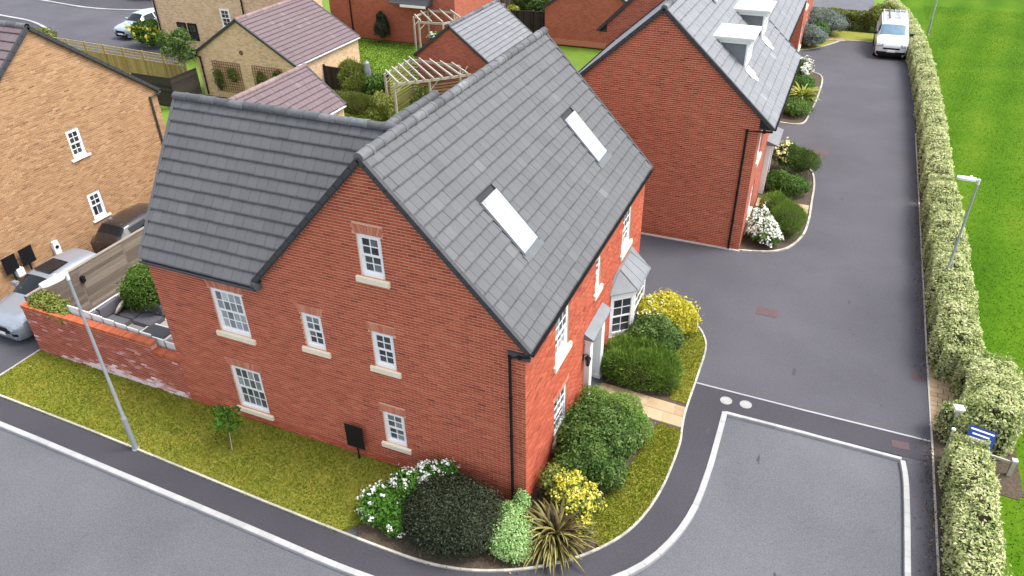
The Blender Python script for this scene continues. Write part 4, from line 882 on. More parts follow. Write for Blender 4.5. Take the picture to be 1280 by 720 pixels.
# strap-leaved plants: every long leaf a part
def strap_plant(name, label, loc, n, ln, m, w=.05, up0=(25, 80), cat='plant', droop=1.0):
    root = empty(name, loc, label, cat)
    mes = []
    for k in range(8):
        L = 1; el = math.radians(up0[0] + (up0[1] - up0[0]) * (k + .5) / 8); pts = []; x = z = 0; a = el; seg = 9
        for i in range(seg + 1):
            pts.append((x, z)); a -= droop * math.radians(13) * (i / seg) * (1.6 if el > 1 else 1.25); x += math.cos(a) / seg; z += math.sin(a) / seg
        mb = MB(); rows = []
        for i, (x, z) in enumerate(pts):
            t = i / seg; ww = w / ln * (.55 + .9 * t if t < .35 else max(.03, .87 * (1 - ((t - .35) / .65) ** 1.8)) * 1.0)
            rows.append([mb.p((x, -ww, z + ww * .5)), mb.p((x, 0, z)), mb.p((x, ww, z + ww * .5))])
        for i in range(seg):
            for j in range(2): mb.idx((rows[i][j], rows[i + 1][j], rows[i + 1][j + 1], rows[i][j + 1]), .12 + .35 * (i / seg) + (.28 if j == 0 else 0))
        me = bpy.data.meshes.new('leaf'); me.from_pydata(mb.v, [], mb.f); me.materials.append(MATS[m]); me.attributes.new('tone', 'FLOAT', 'FACE').data.foreach_set('value', mb.t); mes.append(me)
    for k in range(n):
        o = bpy.data.objects.new('leaf', mes[k % 8]); COL.objects.link(o); o.parent = root; s = ln * random.uniform(.7, 1.08)
        o.location = (random.uniform(-.09, .09), random.uniform(-.09, .09), .02); o.rotation_euler = (random.uniform(-.25, .25), random.uniform(-.1, .1), k * 2.39996 + random.uniform(-.2, .2)); o.scale = (s, s, s)
        o['tone'] = random.uniform(-.1, .3)
    return root
strap_plant('strap_leaf_plant', 'bronze and cream strap leaved plant arching over the pavement edge', (1.0, -.66, .0), 250, 1.14, 'leaf_strap_bronze', w=.056, up0=(18, 80))
strap_plant('strap_leaf_plant', 'bright yellow striped strap leaved plant in the bed of the dormer house', (3.42, 32.3, .25), 70, 1.35, 'leaf_strap_yellow', w=.06)
# beds of the other houses
bush('flowering_shrub', 'white flowering shrub at the near corner of the dormer house', [E1(3.55, 15.75, .42, .55, .62, .46), E1(3.85, 15.5, .3, .35, .35, .32), E1(3.3, 16.3, .55, .4, .45, .45)], 3600, .08, 'leaf_mid', flowers=('petal_white', 170, .11, lambda p, n: n[2] > -.1), aspect=.6)
bush('grassy_shrub', 'loose light green shrub between white flowers and the side path', [E1(4.25, 17.2, .45, .72, .8, .55), E1(3.7, 17.9, .5, .6, .65, .55), E1(4.4, 16.5, .32, .45, .5, .38)], 9000, .13, 'leaf_mid', aspect=.12, upb=.7, spread=.5, fold=.03, tone0=.62)
bush('low_round_shrub', 'low rounded green shrub just beyond the side path', [E1(4.0, 20.45, .38, .85, .62, .46), E1(3.6, 20.7, .4, .6, .6, .45)], 7000, .08, 'leaf_mid', tone0=.34)
bush('olive_shrub', 'dull green upright shrub with cream flowers near the red patch on the drive', [E1(4.2, 22.6, .6, .82, .78, .62), E1(3.55, 22.9, .7, .6, .7, .62)], 9500, .11, 'leaf_laurel', flowers=('petal_cream', 26, .13, lambda p, n: p[0] < 3.6 and n[2] > .3), aspect=.2, upb=.6, tone0=.5)
bush('mound_shrub', 'clipped low green mound under the yellow strap leaved plant', [E1(3.25, 30.9, .35, .85, 1.0, .42), E1(3.35, 32.4, .35, .75, .8, .4)], 6500, .09, 'leaf_mid', tone0=.36)
bush('low_green_shrub', 'small green shrub behind the yellow strap leaved plant', [E1(3.2, 34.6, .4, .7, .8, .5)], 2600, .1, 'leaf_bright', tone0=.3)
bush('flowering_shrub', 'white flowering shrub at the far end of the kerbed bed', [E1(2.85, 37.4, .5, .6, .7, .55)], 2000, .1, 'leaf_mid', flowers=('petal_white', 60, .15, lambda p, n: n[2] > -.1), aspect=.6)
bush('grey_shrub', 'rounded blue grey shrub nearest the kerb at the top of the drive', [E1(2.65, 44.6, .62, 1.1, 1.0, .75), E1(1.9, 44.9, .6, .8, .9, .7)], 9000, .13, 'leaf_bluegrey', aspect=.35)
bush('green_shrub', 'small yellow green shrub between the two blue grey shrubs', [E1(3.2, 46.1, .6, .6, .8, .7)], 3000, .12, 'leaf_bright', tone0=.4)
bush('grey_shrub', 'larger blue grey shrub beside the white windows of the far house', [E1(3.6, 48.2, .75, 1.25, 1.1, .9), E1(2.7, 48.4, .8, .9, 1.0, .9)], 10000, .13, 'leaf_bluegrey', aspect=.35, tone0=.5)
bush('corner_shrub', 'leafy green shrub at the meeting of the two hedges behind the van', [E1(7.4, 51.2, .9, 1.0, .9, .9), E1(6.6, 50.6, .8, .6, .7, .8)], 6000, .13, 'leaf_olive', tone0=.3)
bush('flowering_bush', 'green bush with yellow flowers beside the parked blue grey car', [E1(-41.3, 29.1, .85, 1.15, 1.0, .95), E1(-40.8, 28.6, .6, .8, .6, .7)], 6000, .16, 'leaf_mid', flowers=('leaf_yellow', 14, .25, lambda p, n: n[1] < -.1))
bush('verge_shrub', 'brownish low shrub at the tip of the estate pavement', [E1(-49.4, 26.6, .5, 1.2, .9, .55), E1(-48.3, 25.6, .4, .8, .7, .45)], 2600, .16, 'leaf_olive', tone0=.2)
bush('road_hedge', 'dark hedge at the top beyond the estate road', [E1(-54 + 1.6 * k, 40.6 + .5 * k, .6, 1.2, .9, .9) for k in range(6)], 7000, .18, 'leaf_dark', cat='hedge', tone0=.5)
bush('conical_shrub', 'dark conical shrub on the lawn against the red house', [E1(-25.9, 35.9, .75, .55, .55, .85), E1(-25.9, 35.9, 1.4, .36, .36, .6)], 4200, .10, 'leaf_dark', tone0=.35)
bush('garden_shrub', 'tall feathery olive green shrub beside the plum roofed garage', [E1(-20.6, 24.4, 1.1, .95, .9, 1.05), E1(-21.3, 24.9, 1.2, .7, .6, .9), E1(-19.9, 23.6, .9, .8, .8, .9)], 9000, .17, 'leaf_olive', aspect=.2, upb=.7, tone0=.22)
bush('garden_shrub', 'dark green broad leaved shrub left of the pergola', [E1(-18.5, 23.3, 1.35, .6, .6, .6), E1(-18.7, 23.6, .7, .5, .6, .7)], 4200, .15, 'leaf_mid', tone0=.35)
bush('garden_shrub', 'yellow green leafy shrub in front of the pergola', [E1(-17.3, 21.8, .9, .62, .55, .62), E1(-17.6, 21.6, .5, .55, .5, .5)], 4200, .15, 'leaf_olive', tone0=.55)
bush('garden_shrub', 'grey green spiky shrub low behind the grey ridge', [E1(-19.0, 21.6, .7, 1.2, .8, .7), E1(-20.6, 21.9, .6, 1.0, .7, .6)], 7000, .2, 'leaf_olive', aspect=.12, upb=.9, tone0=.15)
bush('boundary_bush', 'large dark green bush behind the pale ridged garage', [E1(-17.9, 44.9, 1.3, 1.5, 1.3, 1.4), E1(-16.3, 43.4, 1.1, 1.2, 1.2, 1.2), E1(-18.4, 47.5, 1.2, 1.4, 1.3, 1.3)], 11000, .18, 'leaf_laurel', tone0=.28)
bush('boundary_bush', 'bright yellow green plant beside the grey panel fence', [E1(-18.6, 42.9, .7, .6, .6, .75)], 2200, .2, 'leaf_strap_yellow', aspect=.3)
bush('pergola_plant', 'variegated plant inside the smaller far pergola', [E1(-20.6, 34.2, .7, .45, .4, .7)], 1500, .16, 'leaf_mid', flowers=('petal_white', 10, .16, lambda p, n: True))
# hedges
def hedge(label, path, w, h, n, size, m='leaf_variegated', cat='hedge', wob=.06, tone0=.53, end_round=True):
    P0 = np.array(resample(smooth_line(path, 5), .22)); d = np.gradient(P0, axis=0); d /= np.linalg.norm(d, axis=1, keepdims=True); nr = np.stack([d[:, 1], -d[:, 0]], 1)
    root = empty('hedge', (*P0[0], 0), label, cat)
    i = rng.integers(0, len(P0) - 1, n); fr = rng.random(n); c = P0[i] + (P0[i + 1] - P0[i]) * fr[:, None]; nn = nr[i]; s = np.arange(len(P0))[i] * .22 + fr * .22
    e = .42; ta = np.linspace(-.1, math.pi + .1, 400); tc, ts = np.cos(ta), np.sin(ta)     # super-ellipse section sampled evenly along its outline
    px_, pz_ = np.sign(tc) * np.abs(tc) ** e * w / 2, h * (.5 + .5 * np.sign(ts) * np.abs(ts) ** e); sl_ = np.concatenate([[0], np.cumsum(np.hypot(np.diff(px_), np.diff(pz_)))]); a = np.interp(rng.uniform(0, sl_[-1], n), sl_, ta)
    ca, sa = np.cos(a), np.sin(a); cu = np.sign(ca) * np.abs(ca) ** e; su = np.sign(sa) * np.abs(sa) ** e
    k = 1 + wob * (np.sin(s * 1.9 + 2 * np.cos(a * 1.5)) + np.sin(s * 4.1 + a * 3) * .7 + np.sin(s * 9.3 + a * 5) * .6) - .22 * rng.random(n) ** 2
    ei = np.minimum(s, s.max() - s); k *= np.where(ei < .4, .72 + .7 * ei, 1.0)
    off = cu * w / 2 * k; z = np.maximum(.04, h * (.5 + .5 * su) * (1 + (k - 1) * .55)); z = np.where(sa < .3, rng.uniform(.05, 1, n) * h * .9, z)
    P = np.stack([c[:, 0] + nn[:, 0] * off, c[:, 1] + nn[:, 1] * off, z], 1); N = np.stack([nn[:, 0] * cu, nn[:, 1] * cu, np.maximum(su, 0)], 1)
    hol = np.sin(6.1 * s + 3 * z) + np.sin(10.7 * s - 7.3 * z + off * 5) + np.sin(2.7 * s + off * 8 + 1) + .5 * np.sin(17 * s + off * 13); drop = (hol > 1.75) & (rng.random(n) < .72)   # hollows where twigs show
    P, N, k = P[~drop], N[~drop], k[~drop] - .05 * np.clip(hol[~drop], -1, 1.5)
    m2 = n // 14                                                                        # the two cut ends
    for end, sg in ((0, -1), (-1, 1)):
        u = rng.uniform(-.5, .5, m2) * w * .9; zz = rng.uniform(.05, h * .95, m2); dp = rng.uniform(-.1, .12, m2)
        E_ = np.stack([P0[end][0] + nr[end][0] * u + sg * d[end][0] * dp, P0[end][1] + nr[end][1] * u + sg * d[end][1] * dp, zz], 1); P = np.concatenate([P, E_]); N = np.concatenate([N, np.repeat([[sg * d[end][0], sg * d[end][1], .2]], m2, 0)]); k = np.concatenate([k, np.ones(m2)])
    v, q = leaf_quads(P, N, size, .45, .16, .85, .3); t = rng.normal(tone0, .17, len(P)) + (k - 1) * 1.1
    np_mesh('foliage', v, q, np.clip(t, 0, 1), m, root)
    mb = MB(); L = [tuple(P0[j] + nr[j] * w * .36) for j in range(0, len(P0), 3)]; R = [tuple(P0[j] - nr[j] * w * .36) for j in range(0, len(P0), 3)]
    for j in range(len(L) - 1):
        z0, z1 = .0, h * .72; A_ = [(*L[j], z1), (*R[j], z1), (*R[j + 1], z1), (*L[j + 1], z1)]; mb.face(A_, random.random()); mb.face([(*L[j], z0), (*L[j], z1), (*L[j + 1], z1), (*L[j + 1], z0)], random.random()); mb.face([(*R[j], z1), (*R[j], z0), (*R[j + 1], z0), (*R[j + 1], z1)], random.random())
    mb.face([(*L[0], 0), (*R[0], 0), (*R[0], h * .8), (*L[0], h * .8)]); mb.face([(*L[-1], 0), (*R[-1], 0), (*R[-1], h * .8), (*L[-1], h * .8)]); mb.build('branches', 'twig', root)
    return root
hedge('long pale green hedge beside the drive, nearer length ending at the paved gap', [(9.88, 9.2), (9.86, 14), (9.84, 21.3)], 1.12, 1.35, 30000, .088)
hedge('long pale green hedge beside the drive, farther length curving in behind the van', [(9.82, 21.9), (9.78, 30), (9.6, 39), (9.2, 46), (8.5, 51.5), (7.7, 55.5)], 1.02, 1.3, 40000, .10, tone0=.60)
hedge('broad clump of pale green hedge behind the small blue sign', [(10.55, 9.3), (10.62, 7.6), (10.35, 6.35)], 1.45, 1.3, 15000, .085)
hedge('low pale green hedge in the near right corner of the frame', [(9.86, 5.45), (9.86, 2.5), (9.84, -2.5), (9.84, -7)], .95, 1.15, 26000, .085, tone0=.54)
hedge('short tongue of pale hedge between the paved gap and the blue sign', [(10.2, 6.75), (9.75, 6.7), (9.45, 6.6)], .85, 1.0, 3600, .085)
hedge('clipped dull green hedge across the end of the drive', [(1.9, 50.4), (4.5, 50.6), (6.9, 50.6)], 1.0, 1.25, 9000, .13, 'leaf_olive', tone0=.22)
# trees
def tree(label, base, h, crown, n, size, m, lean=(0, 0), r=.045, bark='bark_pale', limbs=9, name='young_tree'):
    root = empty(name, base, label, 'tree'); b = V(base); top = b + V((lean[0], lean[1], h)); mb = MB()
    pts = [b, b.lerp(top, .35) + V((.02, -.01, 0)), b.lerp(top, .7) + V((-.02, .02, 0)), top]; mb.tube(pts, [r, r * .8, r * .55, r * .25], 7)
    tips = []
    for k in range(limbs):
        s = b.lerp(top, .5 + .45 * k / limbs); a = k * 2.4; L = crown * (1.0 - .45 * k / limbs); e = s + V((math.cos(a) * L * .8, math.sin(a) * L * .8, L * .7)); mb.tube([s, s.lerp(e, .5) + V((0, 0, .05)), e], [r * .4, r * .28, r * .1], 5); tips += [e, s.lerp(e, .6)]
    mb.build('trunk', bark, root, smooth=True)
    blobs = [((t.x, t.y, t.z), (crown * .38, crown * .38, crown * .34)) for t in tips]; P, N, f = blob_points(blobs, n, .3, fill=.8)
    v, q = leaf_quads(P, N, size, .45, .16, 1.0, .1); np_mesh('crown', v, q, np.clip(rng.normal(.45, .18, len(P)) + .1 * f, 0, 1), m, root); return root
tree('thin sapling with a few yellow green leaves on the lawn by the wing window', (-8.15, -1.2, .02), 1.15, .42, 420, .12, 'leaf_bright', lean=(-.12, .25), r=.014, limbs=5, name='sapling')
tree('young birch like tree with pale trunk by the dark plank enclosure', (-30.9, 21.7, 0), 3.3, 1.1, 3400, .15, 'leaf_laurel', lean=(-.3, .1), r=.05)

# ------------------------------------------------------------------ grass, leaf litter
def in_poly(P, poly):
    x, y = P[:, 0], P[:, 1]; c = np.zeros(len(P), bool); n = len(poly); j = n - 1
    for i in range(n):
        xi, yi = poly[i]; xj, yj = poly[j]; k = ((yi > y) != (yj > y)) & (x < (xj - xi) * (y - yi) / (yj - yi + 1e-12) + xi); c ^= k; j = i
    return c
def blades(name, label, poly, n, hgt, m, z=.02, w=.012, dens=None):
    a = np.array(poly); lo, hi = a.min(0), a.max(0); P = rng.uniform(lo, hi, (n * 3, 2)); P = P[in_poly(P, poly)]
    if dens is not None: P = P[rng.random(len(P)) < dens(P)]
    P = P[:n]; n = len(P); th = rng.uniform(0, 2 * math.pi, n); ln = rng.uniform(.1, .75, (n, 1)); hh = hgt * rng.uniform(.5, 1.25, (n, 1)); b = np.concatenate([P, np.full((n, 1), z)], 1)
    d = np.stack([np.cos(th), np.sin(th), np.zeros(n)], 1); s = np.stack([-np.sin(th), np.cos(th), np.zeros(n)], 1); ww = w * rng.uniform(.7, 1.5, (n, 1))
    tip = b + d * hh * ln; tip[:, 2] += hh[:, 0] * .9; v = np.stack([b - s * ww, b + s * ww, tip], 1).reshape(-1, 3); q = np.arange(3 * n).reshape(n, 3)
    return np_mesh(name, v, q, np.clip(rng.normal(.45, .2, n), 0, 1), m, None, kind='stuff', label=label)
LP = [(-17.0, 0)] + EDGE[:j] + [(-3.5, -1.9), (-3.4, -.6), (-3.3, 0)]
LPX = [(x, y - .05 if y < -.3 else y) for x, y in LP]
blades('grass', 'short yellowish grass on the side lawn', LPX, 46000, .042, 'blade_dry')
blades('grass', 'short yellowish grass on the front lawn strip', [(1.65, -.15), (1.55, .6), (1.8, 1.4), (2.0, 2.4), (2.15, 3.4), (2.3, 4.2)] + EDGE[k1:k2][::-1], 12000, .045, 'blade_dry', z=.026)
blades('grass', 'short yellowish grass on the far lawn strip', [(2.35, 5.3)] + EDGE[k3:k4] + [(2.0, 9.0), (2.0, 7), (2.2, 6.0)], 6000, .045, 'blade_dry', z=.026)
blades('grass', 'bright mown grass of the playing field', [(10.2, -6), (22, -6), (26, 60), (10.3, 60), (10.4, 20)], 130000, .038, 'blade_field', z=.004, w=.016)
blades('grass', 'grass on the small lawns of the back gardens', [(-29, 29.5), (-19.5, 29.0), (-19.5, 36.3), (-29, 36.3)], 12000, .07, 'blade_field', z=-.16, w=.025)
def litter(name, label, pts_fn, n, size, m):
    P = pts_fn(n); N = np.tile([0, 0, .35], (n, 1)); v, q = leaf_quads(P, N, size, .6, .12, 1.1, 0); return np_mesh(name, v, q, rng.uniform(0, 1, n), m, None, kind='stuff', label=label)
litter('leaf_litter', 'brown leaf litter along the foot of the hedges', lambda n: np.stack([9.32 - np.abs(rng.normal(0, .17, n)), np.concatenate([rng.uniform(-6, 6.3, n // 2), rng.uniform(9, 26, n - n // 2)]), rng.uniform(.005, .04, n)], 1), 3000, .045, 'litter')
litter('bed_litter', 'bark and dead leaves on the corner bed', lambda n: np.stack([rng.uniform(-3.4, 1.6, n), rng.uniform(-1.9, .9, n), rng.uniform(.012, .03, n)], 1)[:n], 900, .06, 'litter')

# ------------------------------------------------------------------ paving
def slab(parent, poly, z0, z1, m, gap=.012, name='paving_slab', tone=None):
    c = np.mean(poly, 0); q = [tuple(np.array(p) + (c - np.array(p)) / max(np.linalg.norm(c - np.array(p)), .01) * gap) for p in poly]
    mb = MB(); mb.prism(q, z0, z1, bottom=False); return mb.build(name, m, parent, tone=random.uniform(-.35, .35) if tone is None else tone)
def quad_grid(root, A, B, C, D_, rows, m, z0, z1, gap=.012):
    """A-B near edge, D-C far edge; rows = list of column fraction lists"""
    A, B, C, D_ = map(np.array, (A, B, C, D_)); n = len(rows); edges = [i / n for i in range(n + 1)]
    P = lambda u, v: tuple((A * (1 - u) + B * u) * (1 - v) + (D_ * (1 - u) + C * u) * v)
    for i, cols in enumerate(rows):
        c = [0] + cols + [1]
        for a, b in zip(c, c[1:]): slab(root, [P(a, edges[i]), P(b, edges[i]), P(b, edges[i + 1]), P(a, edges[i + 1])], z0, z1 + random.uniform(-.003, .004), m, gap)
fp = empty('front_path', (1.5, 4.8, 0), kind='structure')
quad_grid(fp, (.19, 4.38), (2.92, 4.24), (2.87, 5.12), (.19, 5.28), [[.24, .40, .62, .78], [.14, .36, .58, .70, .88]], 'slab_buff', -.1, .032)
sheet('path_bedding', [(.19, 4.38), (2.92, 4.24), (2.87, 5.12), (.19, 5.28)], -.1, .020, 'concrete_edge')
sp = empty('side_path', (4, 19.2, 0), kind='structure')
quad_grid(sp, (2.85, 18.75), (4.98, 18.75), (4.98, 19.6), (2.85, 19.6), [[.3, .55, .8], [.2, .45, .7]], 'slab_buff', -.1, .035)
gp = empty('paved_gap', (9.7, 8.2, 0), kind='structure')
quad_grid(gp, (9.28, 6.75), (9.75, 6.75), (10.4, 9.7), (9.28, 9.8), [[.25, .6] if k % 2 else [.42, .8] for k in range(14)], 'slab_buff', -.1, .03, gap=.010)
bp_ = empty('back_path', (3.4, 46, 0), kind='structure')
quad_grid(bp_, (2.4, 46.6), (4.9, 46.7), (4.9, 47.5), (2.4, 47.4), [[.25, .5, .75]], 'slab_buff', -.1, .04)
pt = empty('patio', (-13.8, 2.5, 0), kind='structure')
for ix in range(10):
    for iy in range(7):
        x0, y0_ = -16.85 + ix * .6, .22 + iy * .6
        slab(pt, [(x0, y0_), (x0 + .6, y0_), (x0 + .6, y0_ + .6), (x0, y0_ + .6)], -.1, .02 + random.uniform(0, .003), 'slab_pale', gap=.009)
# covers in the road
def cover(name, label, loc, w, d, m, rz=0, round_=False):
    mb = MB(Matrix.Translation(loc) @ Matrix.Rotation(rz, 4, 'Z'))
    if round_:
        mb.disc((0, 0, 0), (0, 0, 1), w / 2, .012, 24, prof=[(w / 2, 0), (w / 2, .012), (w * .42, .012), (w * .41, .006), (w * .34, .006), (w * .33, .012), (0, .012)])
    else:
        mb.box((-w / 2, -d / 2, 0), (w / 2, d / 2, .006)); 
        for i in range(4):
            for k in range(3): mb.box((-w / 2 + .04 + i * (w - .06) / 4, -d / 2 + .04 + k * (d - .06) / 3, .006), (-w / 2 + .03 + (i + .8) * (w - .06) / 4, -d / 2 + .03 + (k + .75) * (d - .06) / 3, .010))
    return mb.build(name, m, None, label=label, cat='cover')
cover('drain_cover', 'dull red rectangular cover in the middle of the drive', (4.37, 10.9, -.003), .72, .5, 'cover_red')
cover('drain_cover', 'dull red rectangular cover up the drive beside the olive shrub', (4.87, 25.8, -.003), .9, .7, 'cover_red')
cover('drain_cover', 'dull red rectangular cover near the end of the flush kerb', (8.5, 5.82, .001), .42, .28, 'cover_red', .1)
cover('gully_grate', 'dark square drain grate beside the paved gap in the hedge', (8.98, 9.1, -.003), .34, .36, 'cover_red')
cover('stop_tap_cover', 'pale round cover beside the corner of the flush kerb', (3.87, 5.86, .001), .34, 0, 'cover_pale', 0, True)
cover('stop_tap_cover', 'pale round cover to the right of its twin near the flush kerb', (4.42, 5.90, .001), .34, 0, 'cover_pale', 0, True)

for (x, y, r_, zz) in ((5.06, 3.95, .16, -.0845), (3.62, 4.42, .15, .0005), (5.55, 7.95, .17, -.0035), (5.9, .4, .11, -.0845), (6.9, 12.6, .13, -.0035)):
    mb = MB(); mb.prism([(x + r_ * random.uniform(.25, 1.0) * math.cos(k * .45) * .5, y + r_ * random.uniform(.3, 1.4) * math.sin(k * .45)) for k in range(14)], zz, zz + .004, bottom=False); mb.build('tar_spot', 'tar', None, kind='structure')
# ------------------------------------------------------------------ garden wall, fences, patio
gw = empty('garden_wall', (-13.8, .1, 0), 'red brick garden wall with stepped orange coping and white salt stains', 'wall')
TW = frame((-16.95, 0, 0), (1, 0, 0), (0, -1, 0), Z); Lw_ = 16.95 - 10.66
hg = lambda u: 1.68 if u < 5.28 else 1.43
polyW = [[(0, -.1), (5.28, -.1), (5.28, 1.68), (0, 1.68)], [(5.28, -.1), (Lw_, -.1), (Lw_, 1.43), (5.28, 1.43)]]
mb = MB(TW); wall_sheet(mb, polyW, []); mb.box((0, -.215, -.1), (5.28, -.001, 1.68)); mb.box((5.28, -.215, -.1), (Lw_, -.001, 1.43)); mb.build('masonry', 'mortar_red', gw)
def salt(u, z, t):
    q = .15 + mnoise.noise(V((u * .9, z * 2.2, 3))) * .5 + mnoise.noise(V((u * 3.5, z * 7, 9))) * .35
    edge = .62 - .34 * abs(u - 3.6) / 3.4 + .25 * mnoise.noise(V((u * 1.3, 0, 5)))
    if z < edge and u > .9: t = t * .8 + max(0, min(.72, (edge - z) * 1.7 * (.6 + q * 1.6)))
    return min(t, 1)
b_ = MB(TW); add_bricks(b_, brick_list(polyW, [], 1.7, salt, plinth=-1)); b_.build('brickwork', 'brick_stained', gw, kind='stuff')
TL = frame((-16.95, .215, 0), (0, -1, 0), (-1, 0, 0), Z); b_ = MB(TL); add_bricks(b_, brick_list([[(0, -.1), (.215, -.1), (.215, 1.68), (0, 1.68)]], [], 1.7)); b_.build('brickwork', 'brick_red', gw, kind='stuff')
b_ = MB(TW); u = -.02
while u < Lw_ - .03:
    z = hg(u + .03); b_.box((u, -.235, z), (u + .066, .022, z + .115 + random.uniform(-.003, .003)), random.random(), skip='z-'); u += .0755
b_.mi = 1; b_.box((0, -.225, 1.67), (5.28, .012, 1.785)); b_.box((5.28, -.225, 1.42), (Lw_, .012, 1.535)); b_.build('coping', ['brick_coping', 'brick_arch'], gw, kind='stuff')
# board fence between drive and patio
bf = empty('board_fence', (-17.05, 5, 0), 'weathered grey brown board fence between the driveway and the patio', 'fence')
for k in range(6):
    m_ = MB(); y = .32 + k * 1.85; m_.box((-17.10, y - .05, 0), (-17.0, y + .05, 1.92)); m_.build('post', 'timber_grey', bf)
    if k < 5:
        for r in range(13):
            m_ = MB(); z = .06 + r * .14; m_.box((-17.02 + random.uniform(-.004, .004), y + .04, z), (-16.995 + random.uniform(-.004, .006), y + 1.81, z + .132)); m_.build('board', 'timber_grey', bf, tone=random.uniform(-.3, .3))
        m_ = MB(); m_.box((-17.09, y - .05, 1.90), (-16.98, y + 1.80, 1.935)); m_.build('capping', 'timber_grey', bf, tone=.45)
m_ = MB(); m_.box((-16.99, 2.12, 1.36), (-16.90, 2.26, 1.56)); m_.disc((-16.94, 2.19, 1.34), (0, 0, 1), .05, .24, 8); m_.build('garden_light', 'black_plastic', None, label='small black light fitting on the board fence', cat='light')
# white panel screen behind the wall
sc = empty('panel_screen', (-13, .3, 0), 'low screen of white panels with grey posts just behind the wall coping', 'screen')
n = 9; xs = np.linspace(-15.2, -10.95, n + 1)
for k in range(n):
    zt = 2.03 - .30 * (k + .5) / n - (.0 if xs[k] < -11.9 else .03)
    m_ = MB(); m_.box((xs[k] + .03, .30, .9), (xs[k + 1] - .03, .315, zt)); m_.build('panel', 'resin_white', sc, tone=random.uniform(-.3, .3))
    m_ = MB(); m_.box((xs[k] - .022, .285, .02), (xs[k] + .022, .33, zt + .03)); m_.build('post', 'galvanised', sc)
    m_ = MB(); m_.box((xs[k] + .02, .292, zt), (xs[k + 1] - .02, .322, zt + .035)); m_.build('top_rail', 'upvc', sc)
# sofa, cushion, table, pot
sf = empty('corner_sofa', (-15.2, 1.8, .02), 'grey cushioned corner sofa on a pale frame on the patio', 'sofa')
def soft(parent, name, lo, hi, m, r=.05):
    mb = MB(); x0, y0, z0 = lo; x1, y1, z1 = hi
    for (a, zz) in ((0, z0), (0, z0 + (z1 - z0) * .55), (r * .35, z1 - r * .4), (r, z1)):
        mb.v += [(x0 + a, y0 + a, zz), (x1 - a, y0 + a, zz), (x1 - a, y1 - a, zz), (x0 + a, y1 - a, zz)]
    for k in range(3):
        for e in range(4): mb.idx((k * 4 + e, k * 4 + (e + 1) % 4, k * 4 + 4 + (e + 1) % 4, k * 4 + 4 + e))
    mb.idx((3, 2, 1, 0)); mb.idx((12, 13, 14, 15)); return mb.build(name, m, parent, smooth=True)
m_ = MB(); m_.box((-16.1, .65, .05), (-15.0, 2.75, .28)); m_.box((-16.18, .6, .05), (-16.08, 2.8, .78)); m_.box((-15.0, 1.95, .05), (-14.1, 2.75, .28)); m_.box((-16.1, 2.74, .05), (-14.1, 2.84, .74)); m_.box((-16.1, .6, .05), (-15.0, .66, .6)); m_.build('frame', 'slab_pale', sf)
for (lo, hi) in (((-15.85, .7, .28), (-15.0, 1.36, .46)), ((-15.85, 1.38, .28), (-15.0, 2.02, .46)), ((-15.85, 2.04, .28), (-14.95, 2.56, .46)), ((-14.93, 1.97, .28), (-14.1, 2.56, .46))): soft(sf, 'seat_cushion', lo, hi, 'cushion_grey')
for (lo, hi) in (((-16.06, .7, .46), (-15.84, 1.6, .86)), ((-16.06, 1.62, .46), (-15.84, 2.5, .86)), ((-15.8, 2.54, .46), (-14.95, 2.73, .84)), ((-14.93, 2.54, .46), (-14.12, 2.73, .84))): soft(sf, 'back_cushion', lo, hi, 'cushion_grey', .07)
m_ = MB(Matrix.Translation((-15.62, 2.22, .66)) @ Matrix.Rotation(.5, 4, 'Z') @ Matrix.Rotation(-.9, 4, 'Y')); G_ = 7; ids = {}
for sgn in (1, -1):
    for i in range(G_ + 1):
        for k in range(G_ + 1):
            a, b = i / G_ * 2 - 1, k / G_ * 2 - 1; ids[(sgn, i, k)] = m_.p((a * .23 * (1 - .06 * b * b), b * .23 * (1 - .06 * a * a), sgn * .075 * (1 - a ** 4) * (1 - b ** 4) + .2 * 0))
    for i in range(G_):
        for k in range(G_): m_.idx((ids[(sgn, i, k)], ids[(sgn, i + 1, k)], ids[(sgn, i + 1, k + 1)], ids[(sgn, i, k + 1)]))
m_.build('throw_cushion', 'cushion_cream', None, True, label='cream square cushion leaning on the grey corner sofa', cat='cushion')
tb = empty('coffee_table', (-13.7, 1.7, .02), 'low patio table with dark grey top and pale frame', 'table')
m_ = MB(); m_.box((-14.15, 1.25, .40), (-13.2, 2.1, .44)); m_.build('table_top', 'dark_grey', tb)
m_ = MB(); m_.box((-14.25, 1.15, .34), (-13.1, 2.2, .40)); m_.build('frame', 'slab_pale', tb)
for x in (-14.22, -13.19):
    for y in (1.18, 2.11): m_ = MB(); m_.box((x, y, .02), (x + .06, y + .06, .34)); m_.build('leg', 'slab_pale', tb)
m_ = MB(); m_.box((-12.7, .95, .30), (-12.0, 1.5, .42)); m_.box((-12.66, 1.0, .02), (-12.04, 1.46, .30)); m_.build('footstool', 'cushion_grey', None, label='grey footstool beside the house end of the patio', cat='footstool')
m_ = MB(); m_.disc((-14.35, 3.3, .02), (0, 0, 1), .3, .5, 18, prof=[(0, 0), (.22, 0), (.31, .2), (.29, .42), (.24, .50), (.18, .50), (.17, .40), (0, .38)]); m_.build('garden_pot', 'pot_grey', None, True, label='round grey green pot at the corner of the patio bush', cat='pot')

